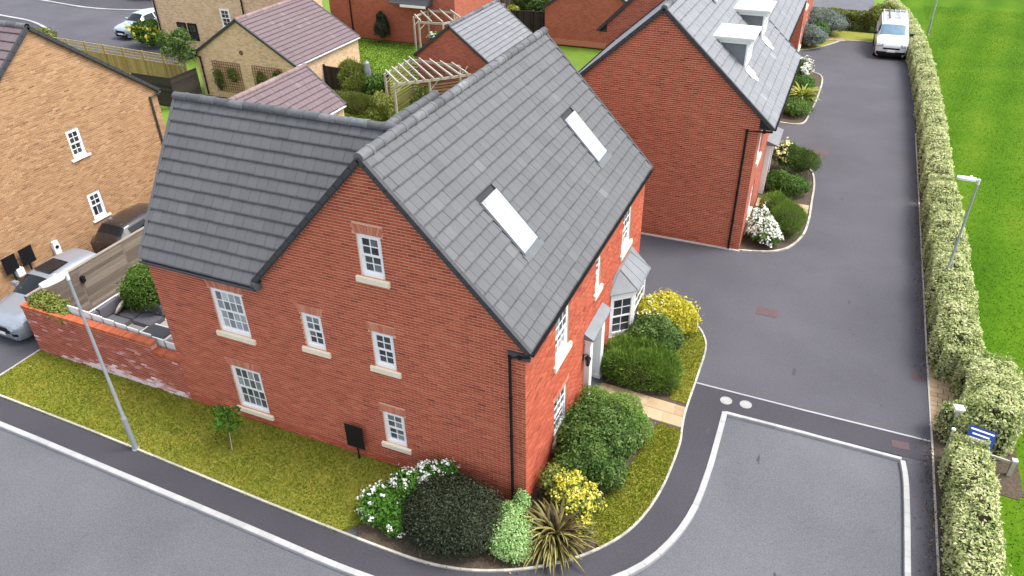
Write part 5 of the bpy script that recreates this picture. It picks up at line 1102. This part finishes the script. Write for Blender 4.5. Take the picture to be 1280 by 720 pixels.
# black board signs on posts
def board_sign(label, c, u, n, w, h, zb, post_r=.025):
    c, u, n = V(c), V(u), V(n); root = empty('board_sign', (c.x, c.y, 0), label, 'sign'); T = frame(c, u, n, Z)
    m_ = MB(T); m_.box((-w / 2, 0, zb), (w / 2, .03, zb + h)); m_.box((-w / 2 - .012, -.006, zb - .012), (w / 2 + .012, .036, zb + .012)); m_.box((-w / 2 - .012, -.006, zb + h - .012), (w / 2 + .012, .036, zb + h + .012)); m_.build('board', 'black_plastic', root)
    m_ = MB(T); m_.tube([(0, -.03, 0), (0, -.03, zb + h * .9)], post_r, 8); m_.build('post', 'black_plastic', root); return root
board_sign('black rectangular board on a thin post against the red gable wall', (-4.77, -.16, 0), (1, 0, 0), (0, -1, 0), .52, .72, .48)
board_sign('black rectangular board on a post by the buff wall, nearer the car bonnet', (-20.44, 2.12, 0), (0, 1, 0), (1, 0, 0), .50, .60, 1.0, .03)
board_sign('black rectangular board on a post by the buff wall, nearer the car charger', (-20.44, 2.78, 0), (0, 1, 0), (1, 0, 0), .50, .60, 1.0, .03)
m_ = MB(); m_.box((-20.58, 2.2, .72), (-20.36, 2.46, 1.0)); m_.box((-20.57, 2.22, 1.0), (-20.38, 2.44, 1.02)); m_.build('meter_box', 'upvc', None, label='small white box on the buff wall below the black boards', cat='box')
ev = empty('car_charger', (-20.55, 3.95, .7), 'white wall mounted car charger with black socket on the buff wall', 'charger')
m_ = MB(frame((-20.58, 3.95, 0), (0, 1, 0), (1, 0, 0), Z)); m_.ext([(-.12, 0, .72), (.12, 0, .72), (.13, 0, 1.0), (.10, 0, 1.24), (-.10, 0, 1.24), (-.13, 0, 1.0)], (0, .12, 0)); m_.build('case', 'upvc', ev)
m_ = MB(); m_.disc((-20.46, 3.95, 1.02), (1, 0, 0), .065, .02, 14); m_.build('socket', 'black_plastic', ev)

# ------------------------------------------------------------------ street lamps
def lamp(label, loc, h, rz):
    root = empty('street_lamp', (0, 0, 0), label, 'street lamp', 'street lamps', 0)
    m_ = MB(); m_.tube([(0, 0, 0), (0, 0, 1.15)], .07, 12); m_.tube([(0, 0, 1.15), (0, 0, 1.22), (0, 0, h)], [.068, .045, .034], 12); m_.tube([(0, 0, 0), (0, 0, .04)], .10, 12); m_.build('pole', 'galvanised', root, True)
    m_ = MB(); m_.tube([(0, 0, h - .12), (0, 0, h + .06)], .045, 10); m_.tube([(0, 0, h + .02), (.16, 0, h + .05)], .035, 8); m_.build('bracket', 'lamp_grey', root, True)
    m_ = MB(); prof = [(.08, .07), (.16, .115), (.34, .125), (.52, .115), (.62, .06)]; rows = []
    for x, w in prof: rows.append([m_.p((x, y, h + z)) for y, z in ((-w, .0), (-w * .9, .06), (-w * .45, .085), (w * .45, .085), (w * .9, .06), (w, .0))])
    for a, b in zip(rows, rows[1:]):
        for k in range(6): m_.idx((a[k], b[k], b[(k + 1) % 6], a[(k + 1) % 6]))
    m_.idx(rows[0]); m_.idx(rows[-1][::-1]); hd = m_.build('lantern', 'lamp_grey', root, True)
    m_ = MB(); m_.box((.22, -.08, h - .012), (.55, .08, h + .002)); m_.build('led_panel', 'headlight', hd)
    m_ = MB(); m_.disc((.24, 0, h + .08), (0, 0, 1), .04, .07, 10, prof=[(.04, 0), (.04, .05), (.02, .07), (0, .07)]); m_.build('photocell', 'upvc', hd, True)
    root.location = loc; root.rotation_euler = (0, 0, rz); return root
L1 = lamp('tall galvanised street lamp standing at the edge of the side lawn', (-10.64, -2.16, .0), 5.62, math.radians(-100))
L2 = lamp('galvanised street lamp rising out of the pale hedge beside the drive', (9.66, 13.75, 0), 4.5, math.radians(178))
L3 = dup(L2, (10.35, 50.5, 0), math.radians(178), 'street lamp pole at the top edge beyond the far hedge')

# ------------------------------------------------------------------ blue sign, rail, marker post near the hedge gap
bs = empty('information_sign', (10.1, 5.75, 0), 'small tilted blue board with white lines on a post between the hedges', 'sign')
T = Matrix.Translation((10.12, 5.68, .98)) @ Matrix.Rotation(math.radians(-12), 4, 'Z') @ Matrix.Rotation(math.radians(38), 4, 'X')
m_ = MB(T); m_.box((-.30, -.25, 0), (.30, .25, .03)); bd = m_.build('board', 'sign_blue', bs)
for k, (x0, x1) in enumerate(((-.26, .26), (-.20, .18), (-.22, .22), (-.25, .25))):
    m_ = MB(T); y = .17 - k * .115; m_.box((x0, y - .02, .031), (x1, y + .018, .034)); m_.build('line', 'upvc', bd)
m_ = MB(); m_.tube([(10.12, 5.74, 0), (10.12, 5.74, .95)], .04, 8); m_.build('post', 'black_plastic', bs)
kr = empty('knee_rail', (10.85, 5.9, 0), 'short pale timber rail between white topped posts behind the blue sign', 'rail')
for x, y in ((10.42, 5.78), (11.02, 5.68)):
    m_ = MB(); m_.box((x - .05, y - .05, 0), (x + .05, y + .05, .52)); p_ = m_.build('post', 'timber_pale', kr); m_ = MB(); m_.box((x - .06, y - .06, .52), (x + .06, y + .06, .56)); m_.build('cap', 'upvc', p_)
m_ = MB(); m_.ext([(10.45, 5.76, .40), (11.0, 5.67, .40), (11.0, 5.67, .47), (10.45, 5.76, .47)], (.01, .04, 0)); m_.build('rail', 'timber_pale', kr)
sheet('mulch_patch', [(10.35, 4.9), (11.2, 4.85), (11.3, 5.7), (10.4, 5.9)], -.1, .02, 'soil')
mk = empty('marker_post', (9.62, 6.42, 0), 'post with a square white cap among the pale hedge leaves', 'post')
m_ = MB(); m_.box((9.58, 6.38, 0), (9.66, 6.46, 1.18)); m_.build('shaft', 'timber_pale', mk); m_ = MB(Matrix.Translation((9.62, 6.42, 1.18)) @ Matrix.Rotation(.25, 4, 'Z')); m_.box((-.12, -.11, 0), (.12, .11, .05)); m_.build('cap', 'lamp_grey', mk)
mk2 = empty('marker_post', (9.5, 5.72, 0), 'thin white topped post at the tip of the near right hedge', 'post')
m_ = MB(); m_.tube([(9.5, 5.72, 0), (9.5, 5.72, 1.0)], .03, 8); m_.build('shaft', 'galvanised', mk2); m_ = MB(); m_.disc((9.5, 5.72, 1.0), (0, 0, 1), .05, .05, 10); m_.build('cap', 'upvc', mk2)

# ------------------------------------------------------------------ back garden fences, pergolas, oddments
tf = empty('timber_fence', (-36, 22.5, 0), 'light brown timber panel fence with square trellis along its top', 'fence')
a, b = V((-43.5, 22.95, 0)), V((-31.3, 22.25, 0)); d = (b - a).normalized(); nn_ = V((d.y, -d.x, 0)); Lt = (b - a).length; n = 7
for k in range(n + 1):
    T = frame(a + d * (Lt * k / n), d, nn_, Z); m_ = MB(T); m_.box((-.05, -.05, -.16), (.05, .05, 2.0)); m_.build('post', 'timber_fresh', tf, tone=-.2)
    if k == n: continue
    w = Lt / n
    for j_ in range(12):
        m_ = MB(T); x0 = .06 + j_ * (w - .12) / 12; m_.box((x0, 0, -.1), (x0 + (w - .12) / 12 - .008, .018 + random.uniform(0, .006), 1.42)); m_.build('board', 'timber_fresh', tf, tone=random.uniform(-.35, .1))
    m_ = MB(T)
    for z in (1.44, 1.62, 1.80, 1.96): m_.box((.05, -.01, z - .02), (w - .05, .03, z + .02))
    for j_ in range(8): x0 = .06 + j_ * (w - .12) / 7; m_.box((x0 - .015, .031, 1.44), (x0 + .015, .045, 1.96))
    m_.build('trellis_top', 'timber_fresh', tf, tone=.15)
    m_ = MB(T); m_.box((.05, .03, .35), (w - .05, .07, .44)); m_.build('rail', 'timber_fresh', tf, tone=.3)
sd_ = empty('plank_enclosure', (-31, 20.6, 0), 'dark stained plank enclosure between the timber fence and the buff garage', 'enclosure')
for r in range(11):
    m_ = MB(); m_.box((-32.6, 19.4 + .006 * (r % 2), r * .16), (-29.7, 19.42 + .006 * (r % 2), r * .16 + .152)); m_.build('plank', 'timber_dark', sd_, tone=random.uniform(-.3, .4))
    m_ = MB(); m_.box((-29.7, 19.42, r * .16), (-29.68, 21.5, r * .16 + .152)); m_.build('plank', 'timber_dark', sd_, tone=random.uniform(-.3, .4))
def close_fence(label, a, b, h, m, n, name='panel_fence', z0=-.16, bw=.14):
    a, b = V((*a, 0)), V((*b, 0)); d = (b - a).normalized(); nn_ = V((d.y, -d.x, 0)); L = (b - a).length; root = empty(name, a.lerp(b, .5), label, 'fence')
    for k in range(n + 1):
        T = frame(a + d * (L * k / n), d, nn_, Z); m_ = MB(T); m_.box((-.05, -.05, z0), (.05, .05, h + .08)); m_.build('post', m, root, tone=.2)
        if k < n:
            w = L / n; nb = max(3, int(w / bw)); m_ = MB(T)
            for j_ in range(nb): x0 = .05 + j_ * (w - .1) / nb; m_.box((x0, 0, z0), (x0 + (w - .1) / nb - .008, .02 + .008 * (j_ % 2), h - .03), random.random())
            m_.build('boards', m, root, kind='stuff'); m_ = MB(T); m_.box((.05, -.02, h - .03), (w - .05, .05, h + .01)); m_.build('capping', m, root, tone=.3)
    return root
close_fence('dark stained fence between the back lawn and the feathery shrubs', (-22.9, 24.6), (-18.3, 24.2), 1.7, 'timber_dark', 3)
close_fence('light brown fence running from the dark fence to the pergola', (-18.3, 24.2), (-17.2, 22.2), 1.45, 'timber_brown', 1)
close_fence('grey panel fence behind the pale ridged garage', (-22.3, 48.6), (-18.6, 44.4), 1.6, 'timber_grey', 3)
close_fence('dark fence at the back of the bushes near the small lawn', (-18.0, 41.2), (-14.9, 41.6), 1.6, 'timber_dark', 2)
close_fence('greenish fence panel beside the red house downpipe', (-31.2, 33.4), (-30.3, 36.2), 1.5, 'timber_grey', 1)
def pergola(label, topL, botL, edgeT, edgeB, h, corner, mesh_sides=True, m='timber_pale'):
    root = empty('pergola', (corner[0], corner[1], 0), label, 'pergola')
    for a, b in zip(topL, botL):
        a3, b3 = V((*a, h)), V((*b, h)); d = (b3 - a3).normalized(); a3 -= d * .15; b3 += d * .15; n_ = V((-d.y, d.x, 0)); T = frame(a3, d, n_, Z); m_ = MB(T); m_.box((0, -.03, 0), ((b3 - a3).length, .03, .11)); m_.build('rafter', m, root, tone=random.uniform(-.2, .3))
    for line in (edgeT, edgeB):
        for a, b in zip(line, line[1:]):
            a3, b3 = V((*a, h - .13)), V((*b, h - .13)); d = (b3 - a3).normalized(); T = frame(a3, d, V((-d.y, d.x, 0)), Z); m_ = MB(T); m_.box((-.05, -.025, 0), ((b3 - a3).length + .05, .025, .13)); m_.build('beam', m, root, tone=-.1)
        for a in line:
            m_ = MB(); m_.box((a[0] - .05, a[1] - .05, -.16), (a[0] + .05, a[1] + .05, h - .13)); m_.build('post', m, root, tone=-.3)
            b2 = V((a[0], a[1], h - .6)); m_ = MB(); m_.tube([b2, b2 + V((.22, .26, .3)), b2 + V((.32, .36, .48))], .03, 5); m_.build('brace', m, root, tone=-.2)
    if mesh_sides:
        for (a, b) in ((edgeT[0], edgeT[1]), (edgeT[1], edgeT[2]), (edgeB[1], edgeB[2])):
            a3, b3 = V((*a, 0)), V((*b, 0)); d = (b3 - a3).normalized(); L = (b3 - a3).length; T = frame(a3, d, V((-d.y, d.x, 0)), Z)
            for k in range(13):
                m_ = MB(T); z = .1 + k * .16; m_.box((.06, -.012, z), (L - .06, .012, z + .07)); m_.build('slat', 'timber_brown', root, tone=random.uniform(-.2, .5))
    return root
pergola('pale weathered corner pergola with slatted sides in front of the red garage', [(-17.48, 22.84), (-17.45, 23.46), (-17.41, 24.09), (-17.5, 24.84), (-17.5, 25.45), (-16.84, 25.42), (-16.17, 25.45), (-15.45, 25.35), (-14.72, 25.3)],
        [(-15.93, 21.39), (-15.5, 21.7), (-15.16, 22.0), (-14.89, 22.34), (-14.55, 22.67), (-14.21, 23.02), (-13.79, 23.35), (-13.5, 23.7), (-13.25, 24.05)], [(-17.45, 22.6), (-17.45, 25.45), (-14.3, 25.3)], [(-16.1, 21.3), (-14.7, 22.55), (-13.1, 24.15)], 2.4, (-17.3, 23.3))
pergola('smaller pale pergola against the far red house', [(-22.12, 34.3), (-22.2, 35.3), (-22.2, 36.2), (-21.22, 36.2), (-20.4, 36.25)], [(-21.07, 33.1), (-20.3, 33.2), (-19.6, 33.4), (-19.1, 33.9), (-18.8, 34.6)], [(-22.15, 34.1), (-22.2, 36.2), (-20.2, 36.25)], [(-21.2, 33.1), (-19.5, 33.3), (-18.7, 34.8)], 2.4, (-21.5, 34.5), False)
ps = empty('folded_parasol', (-19.5, 24.35, 0), 'tall folded blue grey parasol standing among the feathery shrubs', 'parasol')
m_ = MB(); m_.tube([(-19.5, 24.05, 0), (-19.5, 24.05, 2.5)], .03, 8); m_.build('pole', 'galvanised', ps); m_ = MB(); m_.tube([(-19.5, 24.05, .9), (-19.5, 24.05, 1.2), (-19.5, 24.05, 1.9), (-19.5, 24.05, 2.35), (-19.5, 24.05, 2.45)], [.13, .22, .2, .14, .05], 9); m_.build('canopy', 'silver_paint', ps)
gt = empty('garden_table', (-22.8, 47.6, 0), 'white garden table on the bright lawn at the top', 'table')
m_ = MB(); m_.box((-23.9, 46.9, .62), (-21.9, 48.1, .70)); m_.build('table_top', 'upvc', gt)
for x, y in ((-23.8, 47.0), (-22.1, 47.0), (-23.8, 47.9), (-22.1, 47.9)): m_ = MB(); m_.box((x, y, -.16), (x + .08, y + .08, .62)); m_.build('leg', 'upvc', gt)
m_ = MB(); m_.box((-21.8, 46.4, -.16), (-21.0, 47.0, .28)); m_.box((-21.8, 46.9, .28), (-21.0, 47.0, .62)); m_.build('garden_chair', 'upvc', None, label='small white seat beside the white garden table', cat='seat')
ty = empty('ride_on_toy', (-25.3, 46.5, 0), 'red ride on toy near the white garden table', 'toy')
m_ = MB(); m_.ext([(-26.0, 46.1, 0), (-24.6, 46.1, 0), (-24.6, 46.1, .35), (-25.0, 46.1, .42), (-25.2, 46.1, .78), (-25.8, 46.1, .78), (-26.0, 46.1, .4)], (0, .7, 0)); m_.build('body', 'terracotta_red', ty)
for x in (-25.8, -24.9):
    for y in (46.06, 46.76): m_ = MB(); m_.disc((x, y, 0), (0, 1, 0), .17, .08, 12); m_.build('wheel', 'tyre', ty)
m_ = MB(); m_.ext([(-26.05, 45.2, -.16), (-25.2, 45.2, -.16), (-25.2, 45.2, .06), (-26.05, 45.2, .12)], (0, .5, 0)); m_.build('storage_box', 'stone_cream', None, label='small cream box on the lawn below the red toy', cat='box')

# ------------------------------------------------------------------ vehicles
def vehicle(name, label, cat, o, U, paint, st, cowl, roof0, roof1, tail, w, wheels, wr, glass='car_glass', side_rows=None, plate='plate_white', van=False, detail=True):
    """lofted body; st = [x, z_bottom, z_shoulder, z_roof, half_mid, half_roof]; station indices mark the glass"""
    U = V(U); Wv = Z.cross(U); T = frame(V(o), U, Wv, Z); root = empty(name, V(o) + U * (st[-1][0] / 2), label, cat)
    def ring(s):
        x, zb, zs, zr, hm, hr = s; c = .035 if zr - zs > .2 else .02
        return [V((x, y, z)) for y, z in ((0, zb), (hm * .86, zb), (hm * .97, zb + .12), (hm, zb + (zs - zb) * .55), (hm * .985, zs - .03), (hm * .955, zs), (hr * 1.02, zr - .055), (hr * .95, zr - .012), (hr * .62, zr + c * .7), (0, zr + c))]
    # refine stations with a smooth interpolation
    def interp(t):
        i = min(int(t), len(st) - 2); f = t - i; f = f * f * (3 - 2 * f) * .35 + f * .65
        return [a + (b - a) * f for a, b in zip(st[i], st[i + 1])]
    R = []; sub = 3; tix = []
    for i in range(len(st) - 1):
        for k in range(sub): R.append(ring(interp(i + k / sub))); tix.append(i + k / sub)
    R.append(ring(st[-1])); tix.append(len(st) - 1); mb = MB(T); n = 10
    V1 = [[mb.p(q) for q in r] for r in R]; V2 = [[mb.p((q.x, -q.y, q.z)) if 0 < k < n - 1 else V1[i][k] for k, q in enumerate(r)] for i, r in enumerate(R)]
    for i in range(len(R) - 1):
        for k in range(n - 1): mb.idx((V1[i][k], V1[i + 1][k], V1[i + 1][k + 1], V1[i][k + 1])); mb.idx((V2[i][k], V2[i][k + 1], V2[i + 1][k + 1], V2[i + 1][k]))
    mb.idx(V1[0] + V2[0][-2:0:-1]); mb.idx((V1[-1] + V2[-1][-2:0:-1])[::-1]); body = mb.build('body', paint, root, True)
    P = lambda t, k, f=0: (lambda i, g: (R[i][k].lerp(R[i][min(k + 1, n - 1)], f)).lerp(R[min(i + 1, len(R) - 1)][k].lerp(R[min(i + 1, len(R) - 1)][min(k + 1, n - 1)], f), g))(min(int(t * sub), len(R) - 1), t * sub - int(t * sub))
    def patch(nm, t0, t1, k0, f0, k1, f1, m, side=None, off=.006, both=False, nx=4, nz=3):
        """glass panel lying just proud of the loft between stations t and ring positions k"""
        g = MB(T); fa = k0 + f0; fb = k1 + f1
        for sg in ((1, -1) if both else (side,)):
            ids = []
            for a in range(nx + 1):
                t = t0 + (t1 - t0) * a / nx; row = []
                for b in range(nz + 1):
                    kk = fa + (fb - fa) * b / nz; p0 = P(t, min(int(kk), n - 2), kk - min(int(kk), n - 2)); e = .05
                    du = P(min(t + e, len(st) - 1.001), min(int(kk), n - 2), kk - min(int(kk), n - 2)) - P(max(t - e, 0), min(int(kk), n - 2), kk - min(int(kk), n - 2))
                    k2 = min(kk + .1, n - 1.001); k3 = max(kk - .1, 0); dv = P(t, int(k2), k2 - int(k2)) - P(t, int(k3), k3 - int(k3)); nn_ = du.cross(dv)
                    nn_ = nn_.normalized() if nn_.length > 1e-7 else V((0, 0, 1)); nn_ = nn_ if nn_.dot(p0 - V((p0.x, 0, .7))) > 0 else -nn_
                    q = p0 + nn_ * off; row.append(g.p((q.x, sg * q.y, q.z)))
                ids.append(row)
            for a in range(nx):
                for b in range(nz): g.idx((ids[a][b], ids[a + 1][b], ids[a + 1][b + 1], ids[a][b + 1]))
        return g.build(nm, m, root, True)
    patch('windscreen', cowl + .10, roof0 - .06, 6, .25, 9, 0, glass, both=True, nx=5, nz=4)
    patch('rear_window', roof1 + .10, tail - .25, 6, .3, 9, 0, glass, both=True, nx=4, nz=4)
    for (t0, t1) in (side_rows or ((cowl + .75, roof0 + .9), (roof0 + 1.02, roof1 - .1))):
        for sg in (1, -1): patch('side_window', t0, t1, 5, .12, 5, .90, glass, sg, nx=6, nz=3)
    for x in wheels:
        for sg in (1, -1):
            yo = sg * (w - .005); m_ = MB(T); ax = (0, sg, 0)
            m_.disc((x, yo - sg * .22, wr), ax, wr, .22, 28, prof=[(wr * .6, 0), (wr * .97, .01), (wr, .04), (wr, .19), (wr * .95, .225), (wr * .72, .23), (wr * .68, .215)]); wh = m_.build('wheel', 'tyre', root, True)
            m_ = MB(T); m_.disc((x, yo - sg * .02, wr), ax, wr * .7, .01, 20, prof=[(0, .0), (wr * .62, -.04), (wr * .70, .02), (wr * .66, .028), (wr * .6, -.01)])
            for k in range(5):
                a = k * 2 * math.pi / 5; dx, dz_ = math.cos(a), math.sin(a); m_.tube([(x + dx * .03, yo + sg * .005, wr + dz_ * .03), (x + dx * wr * .64, yo + sg * .004, wr + dz_ * wr * .64)], [.035, .022], 5)
            m_.build('rim', 'alloy', wh, True)
            m_ = MB(T); pr = []
            for k in range(17):
                a = math.pi * (k / 16) * 1.06 - .09; pr.append((math.cos(a), math.sin(a)))
            A = [m_.p((x + c * wr * 1.08, sg * (w + .004), wr + s * wr * 1.08)) for c, s in pr]; B = [m_.p((x + c * wr * 1.25, sg * (w + .006), wr + s * wr * 1.25)) for c, s in pr]; C = [m_.p((x + c * wr * 1.02, sg * (w - .03), wr + s * wr * 1.02)) for c, s in pr]
            for k in range(16): m_.idx((A[k], A[k + 1], B[k + 1], B[k])); m_.idx((C[k], C[k + 1], A[k + 1], A[k]))
            m_.build('wheel_arch', 'black_plastic', root)
    # front furniture follows the plan curve of the nose
    fx = lambda y, z: (lambda best: best)(min((R[i][0].x + 0 for i in range(len(R)) if max(q.y for q in R[i] if True) >= abs(y) and R[i][9].z >= z), default=.3))
    def nose(nm, y0, y1, z0, z1, m, out=.012, steps=8, parent=root, depth=.05):
        g = MB(T); rows = []
        for k in range(steps + 1):
            y = y0 + (y1 - y0) * k / steps; row = []
            for z in (z0, (z0 + z1) / 2, z1):
                # march inward from the front until inside the loft
                def half(i):
                    if not R[i][0].z - .02 <= z <= R[i][9].z + .01: return -1.
                    p_ = sorted(R[i][1:], key=lambda q: q.z); return float(np.interp(z, [q.z for q in p_], [q.y for q in p_]))
                x = .3; prev = -1.
                for i in range(len(R)):
                    hz = half(i)
                    if hz >= abs(y):
                        if i == 0: x = R[0][0].x
                        elif prev < 0: x = R[i][0].x - .5 * (R[i][0].x - R[i - 1][0].x)
                        else: x = R[i - 1][0].x + (R[i][0].x - R[i - 1][0].x) * (abs(y) - prev) / max(hz - prev, 1e-5)
                        break
                    prev = hz
                row.append(x)
            rows.append((y, row))
        ids = [[g.p((r[j] - out, y, (z0, (z0 + z1) / 2, z1)[j])) for j in range(3)] for y, r in rows]
        ids2 = [[g.p((r[j] + depth, y, (z0, (z0 + z1) / 2, z1)[j])) for j in range(3)] for y, r in rows]
        for a in range(steps):
            for b in range(2): g.idx((ids[a][b], ids[a + 1][b], ids[a + 1][b + 1], ids[a][b + 1]))
            g.idx((ids[a][2], ids[a + 1][2], ids2[a + 1][2], ids2[a][2])); g.idx((ids2[a][0], ids2[a + 1][0], ids[a + 1][0], ids[a][0]))
        return g.build(nm, m, parent)
    for sg in (1, -1):
        m_ = MB(T); xm = st[cowl][0] + .45; zz = st[cowl][2] + .06; m_.box((xm - .07, sg * w - (.0 if sg > 0 else .22), zz), (xm + .07, sg * w + (.22 if sg > 0 else 0), zz + .15)); m_.box((xm - .02, sg * (w - .06) - .05, zz + .02), (xm + .04, sg * (w - .06) + .05, zz + .07)); m_.build('mirror', 'black_plastic' if van else paint, root, True)
        m_ = MB(T)
        for xx in (st[cowl][0] + .25, (st[roof0][0] + st[roof1][0]) / 2 + .05, st[roof1][0] - .05): m_.box((xx, sg * (w - .002), st[cowl][1] + .15), (xx + .012, sg * (w + .003), st[cowl][2] - .05)) if sg > 0 else m_.box((xx, -(w + .003), st[cowl][1] + .15), (xx + .012, -(w - .002), st[cowl][2] - .05))
        m_.build('door_gap', 'dark_grey', body)
    return root, T, nose
SUV = [(0, .34, .66, .72, .62, .46), (.07, .22, .74, .82, .78, .58), (.28, .2, .84, .92, .87, .68), (.7, .2, .93, 1.0, .895, .73), (1.15, .2, .99, 1.06, .90, .72), (1.85, .2, 1.02, 1.53, .90, .58), (2.75, .2, 1.05, 1.60, .90, .59), (3.65, .2, 1.08, 1.55, .89, .57), (4.05, .24, 1.06, 1.22, .86, .62), (4.22, .36, .94, 1.0, .80, .60)]
def dress(nose, T, paint_low='black_plastic'):
    nose('grille', -.46, .46, .48, .68, 'black_plastic', .02); nose('bumper', -.78, .78, .24, .40, paint_low, .012); nose('number_plate', -.26, .26, .40, .51, 'plate_white', .035)
    nose('headlight', .44, .80, .64, .78, 'headlight', .03, 5); nose('headlight', -.80, -.44, .64, .78, 'headlight', .03, 5); nose('fog_light', .52, .74, .40, .50, 'black_plastic', .010, 4); nose('fog_light', -.74, -.52, .40, .50, 'black_plastic', .010, 4)
r_, T_, nose = vehicle('parked_car', 'silver car parked on the driveway between buff wall and board fence', 'car', (-18.42, -.12, 0), (0, 1, 0), 'silver_paint', SUV, 4, 5, 7, 8, .90, (.82, 3.42), .335)
dress(nose, T_, 'silver_paint')
m_ = MB(T_); m_.box((2.0, -.36, 1.60), (2.75, .36, 1.645)); m_.build('roof_panel', 'car_glass', r_)
r_, T_, nose = vehicle('parked_car', 'dark brown car tucked behind the board fence near the wing roof', 'car', (-18.95, 9.0, 0), (0, -1, 0), 'brown_paint', SUV, 4, 5, 7, 8, .90, (.82, 3.42), .335)
nose('grille', -.4, .4, .5, .66, 'black_plastic', .006)
r_, T_, nose = vehicle('parked_car', 'pale blue grey car parked beside the tall buff house', 'car', (-44.6, 29.5, -.03), (.06, .998, 0), 'blue_silver_paint', SUV, 4, 5, 7, 8, .90, (.82, 3.42), .335)
dress(nose, T_)
VAN = [(0, .30, .80, .86, .72, .58), (.06, .22, .92, .98, .88, .72), (.22, .2, 1.04, 1.10, .95, .80), (.60, .2, 1.14, 1.20, .97, .83), (.92, .2, 1.20, 1.28, .975, .84), (1.62, .2, 1.26, 1.88, .975, .78), (2.4, .2, 1.28, 1.95, .975, .80), (4.7, .2, 1.28, 1.95, .97, .80), (4.95, .24, 1.26, 1.88, .95, .78), (5.02, .3, 1.2, 1.78, .92, .75)]
vr, T_, nose = vehicle('work_van', 'white van with roof rack parked against the hedge at the top of the drive', 'van', (7.86, 43.15, 0), (-.02, 1, 0), 'white_paint', VAN, 4, 5, 7, 8, .975, (.92, 3.95), .345, 'van_glass', side_rows=((4.62, 5.7),), van=True)
nose('bumper', -.86, .86, .22, .52, 'black_plastic', .03, 10, depth=.2); nose('grille', -.5, .5, .66, .76, 'black_plastic', .012); nose('number_plate', -.26, .26, .50, .62, 'plate_white', .06)
nose('headlight', .52, .88, .80, .98, 'headlight', .012, 5); nose('headlight', -.88, -.52, .80, .98, 'headlight', .012, 5)
m_ = MB(T_)
for y in (-.70, .70): m_.tube([(1.9, y, 2.10), (4.8, y, 2.10)], .022, 6)
for k in range(6): x = 2.0 + k * .54; m_.tube([(x, -.78, 2.08), (x, .78, 2.08)], .022, 6); m_.tube([(x, -.74, 1.9), (x, -.74, 2.1)], .02, 5); m_.tube([(x, .74, 1.9), (x, .74, 2.1)], .02, 5)
m_.build('roof_rack', 'lamp_grey', vr)
m_ = MB(T_)
for y in (-.28, .02): m_.box((2.0, y - .02, 2.12), (4.7, y + .02, 2.17))
for k in range(9): m_.box((2.15 + k * .3, -.26, 2.13), (2.18 + k * .3, 0, 2.16))
m_.build('ladder', 'alloy', None, label='ladder lying on the roof rack of the white van', cat='ladder')
m_ = MB(T_); m_.tube([(2.0, .4, 2.17), (4.6, .4, 2.17)], .055, 8); m_.build('pipe_tube', 'dark_grey', None, label='grey tube strapped on the roof rack of the white van', cat='tube')

# ------------------------------------------------------------------ shared group phrases for repeats
bush('climbing_plant', 'straggly green climber inside the nearer pergola', [E1(-15.9, 23.6, .7, .5, .8, .7), E1(-15.2, 23.2, 1.1, .5, .4, .6)], 3600, .14, 'leaf_olive', tone0=.15)
bush('climbing_plant', 'twiggy climber on the left hand trellis panel of the buff garage', [E1(-28.6, 21.98, .9, .35, .07, .8), E1(-27.5, 21.98, 1.3, .45, .07, .5)], 700, .12, 'leaf_olive', tone0=.2, lump=.3)
bush('climbing_plant', 'twiggy climber on the trellis panel partly behind the plum roof', [E1(-25.4, 21.98, 1.2, .4, .07, .6), E1(-24.2, 21.98, 1.5, .35, .07, .5)], 600, .12, 'leaf_olive', tone0=.15, lump=.3)
GROUPS = {'climbing_plant': 'climbers in the back gardens', 'trellis': 'trellis panels on the buff garage', 'board_sign': 'black boards on posts', 'drain_cover': 'dull red covers in the drive', 'stop_tap_cover': 'round covers by the flush kerb', 'marker_post': 'marker posts by the hedge gap',
          'pergola': 'pergolas in the back gardens', 'hedge': 'hedges', 'parked_car': 'parked cars', 'garage': 'garages in the back gardens', 'brick_house': 'brick houses', 'strap_leaf_plant': 'strap leaved plants', 'panel_fence': 'panel fences in the back gardens',
          'garden_shrub': 'shrubs in front of the pergola', 'grey_shrub': 'blue grey shrubs at the top of the drive', 'boundary_bush': 'plants behind the pale ridged garage', 'flowering_shrub': 'white flowering shrubs'}
for o in list(bpy.data.objects):
    n_ = o.name.split('.')[0]
    if o.get('category') and not o.get('group') and n_ in GROUPS: o['group'] = GROUPS[n_]
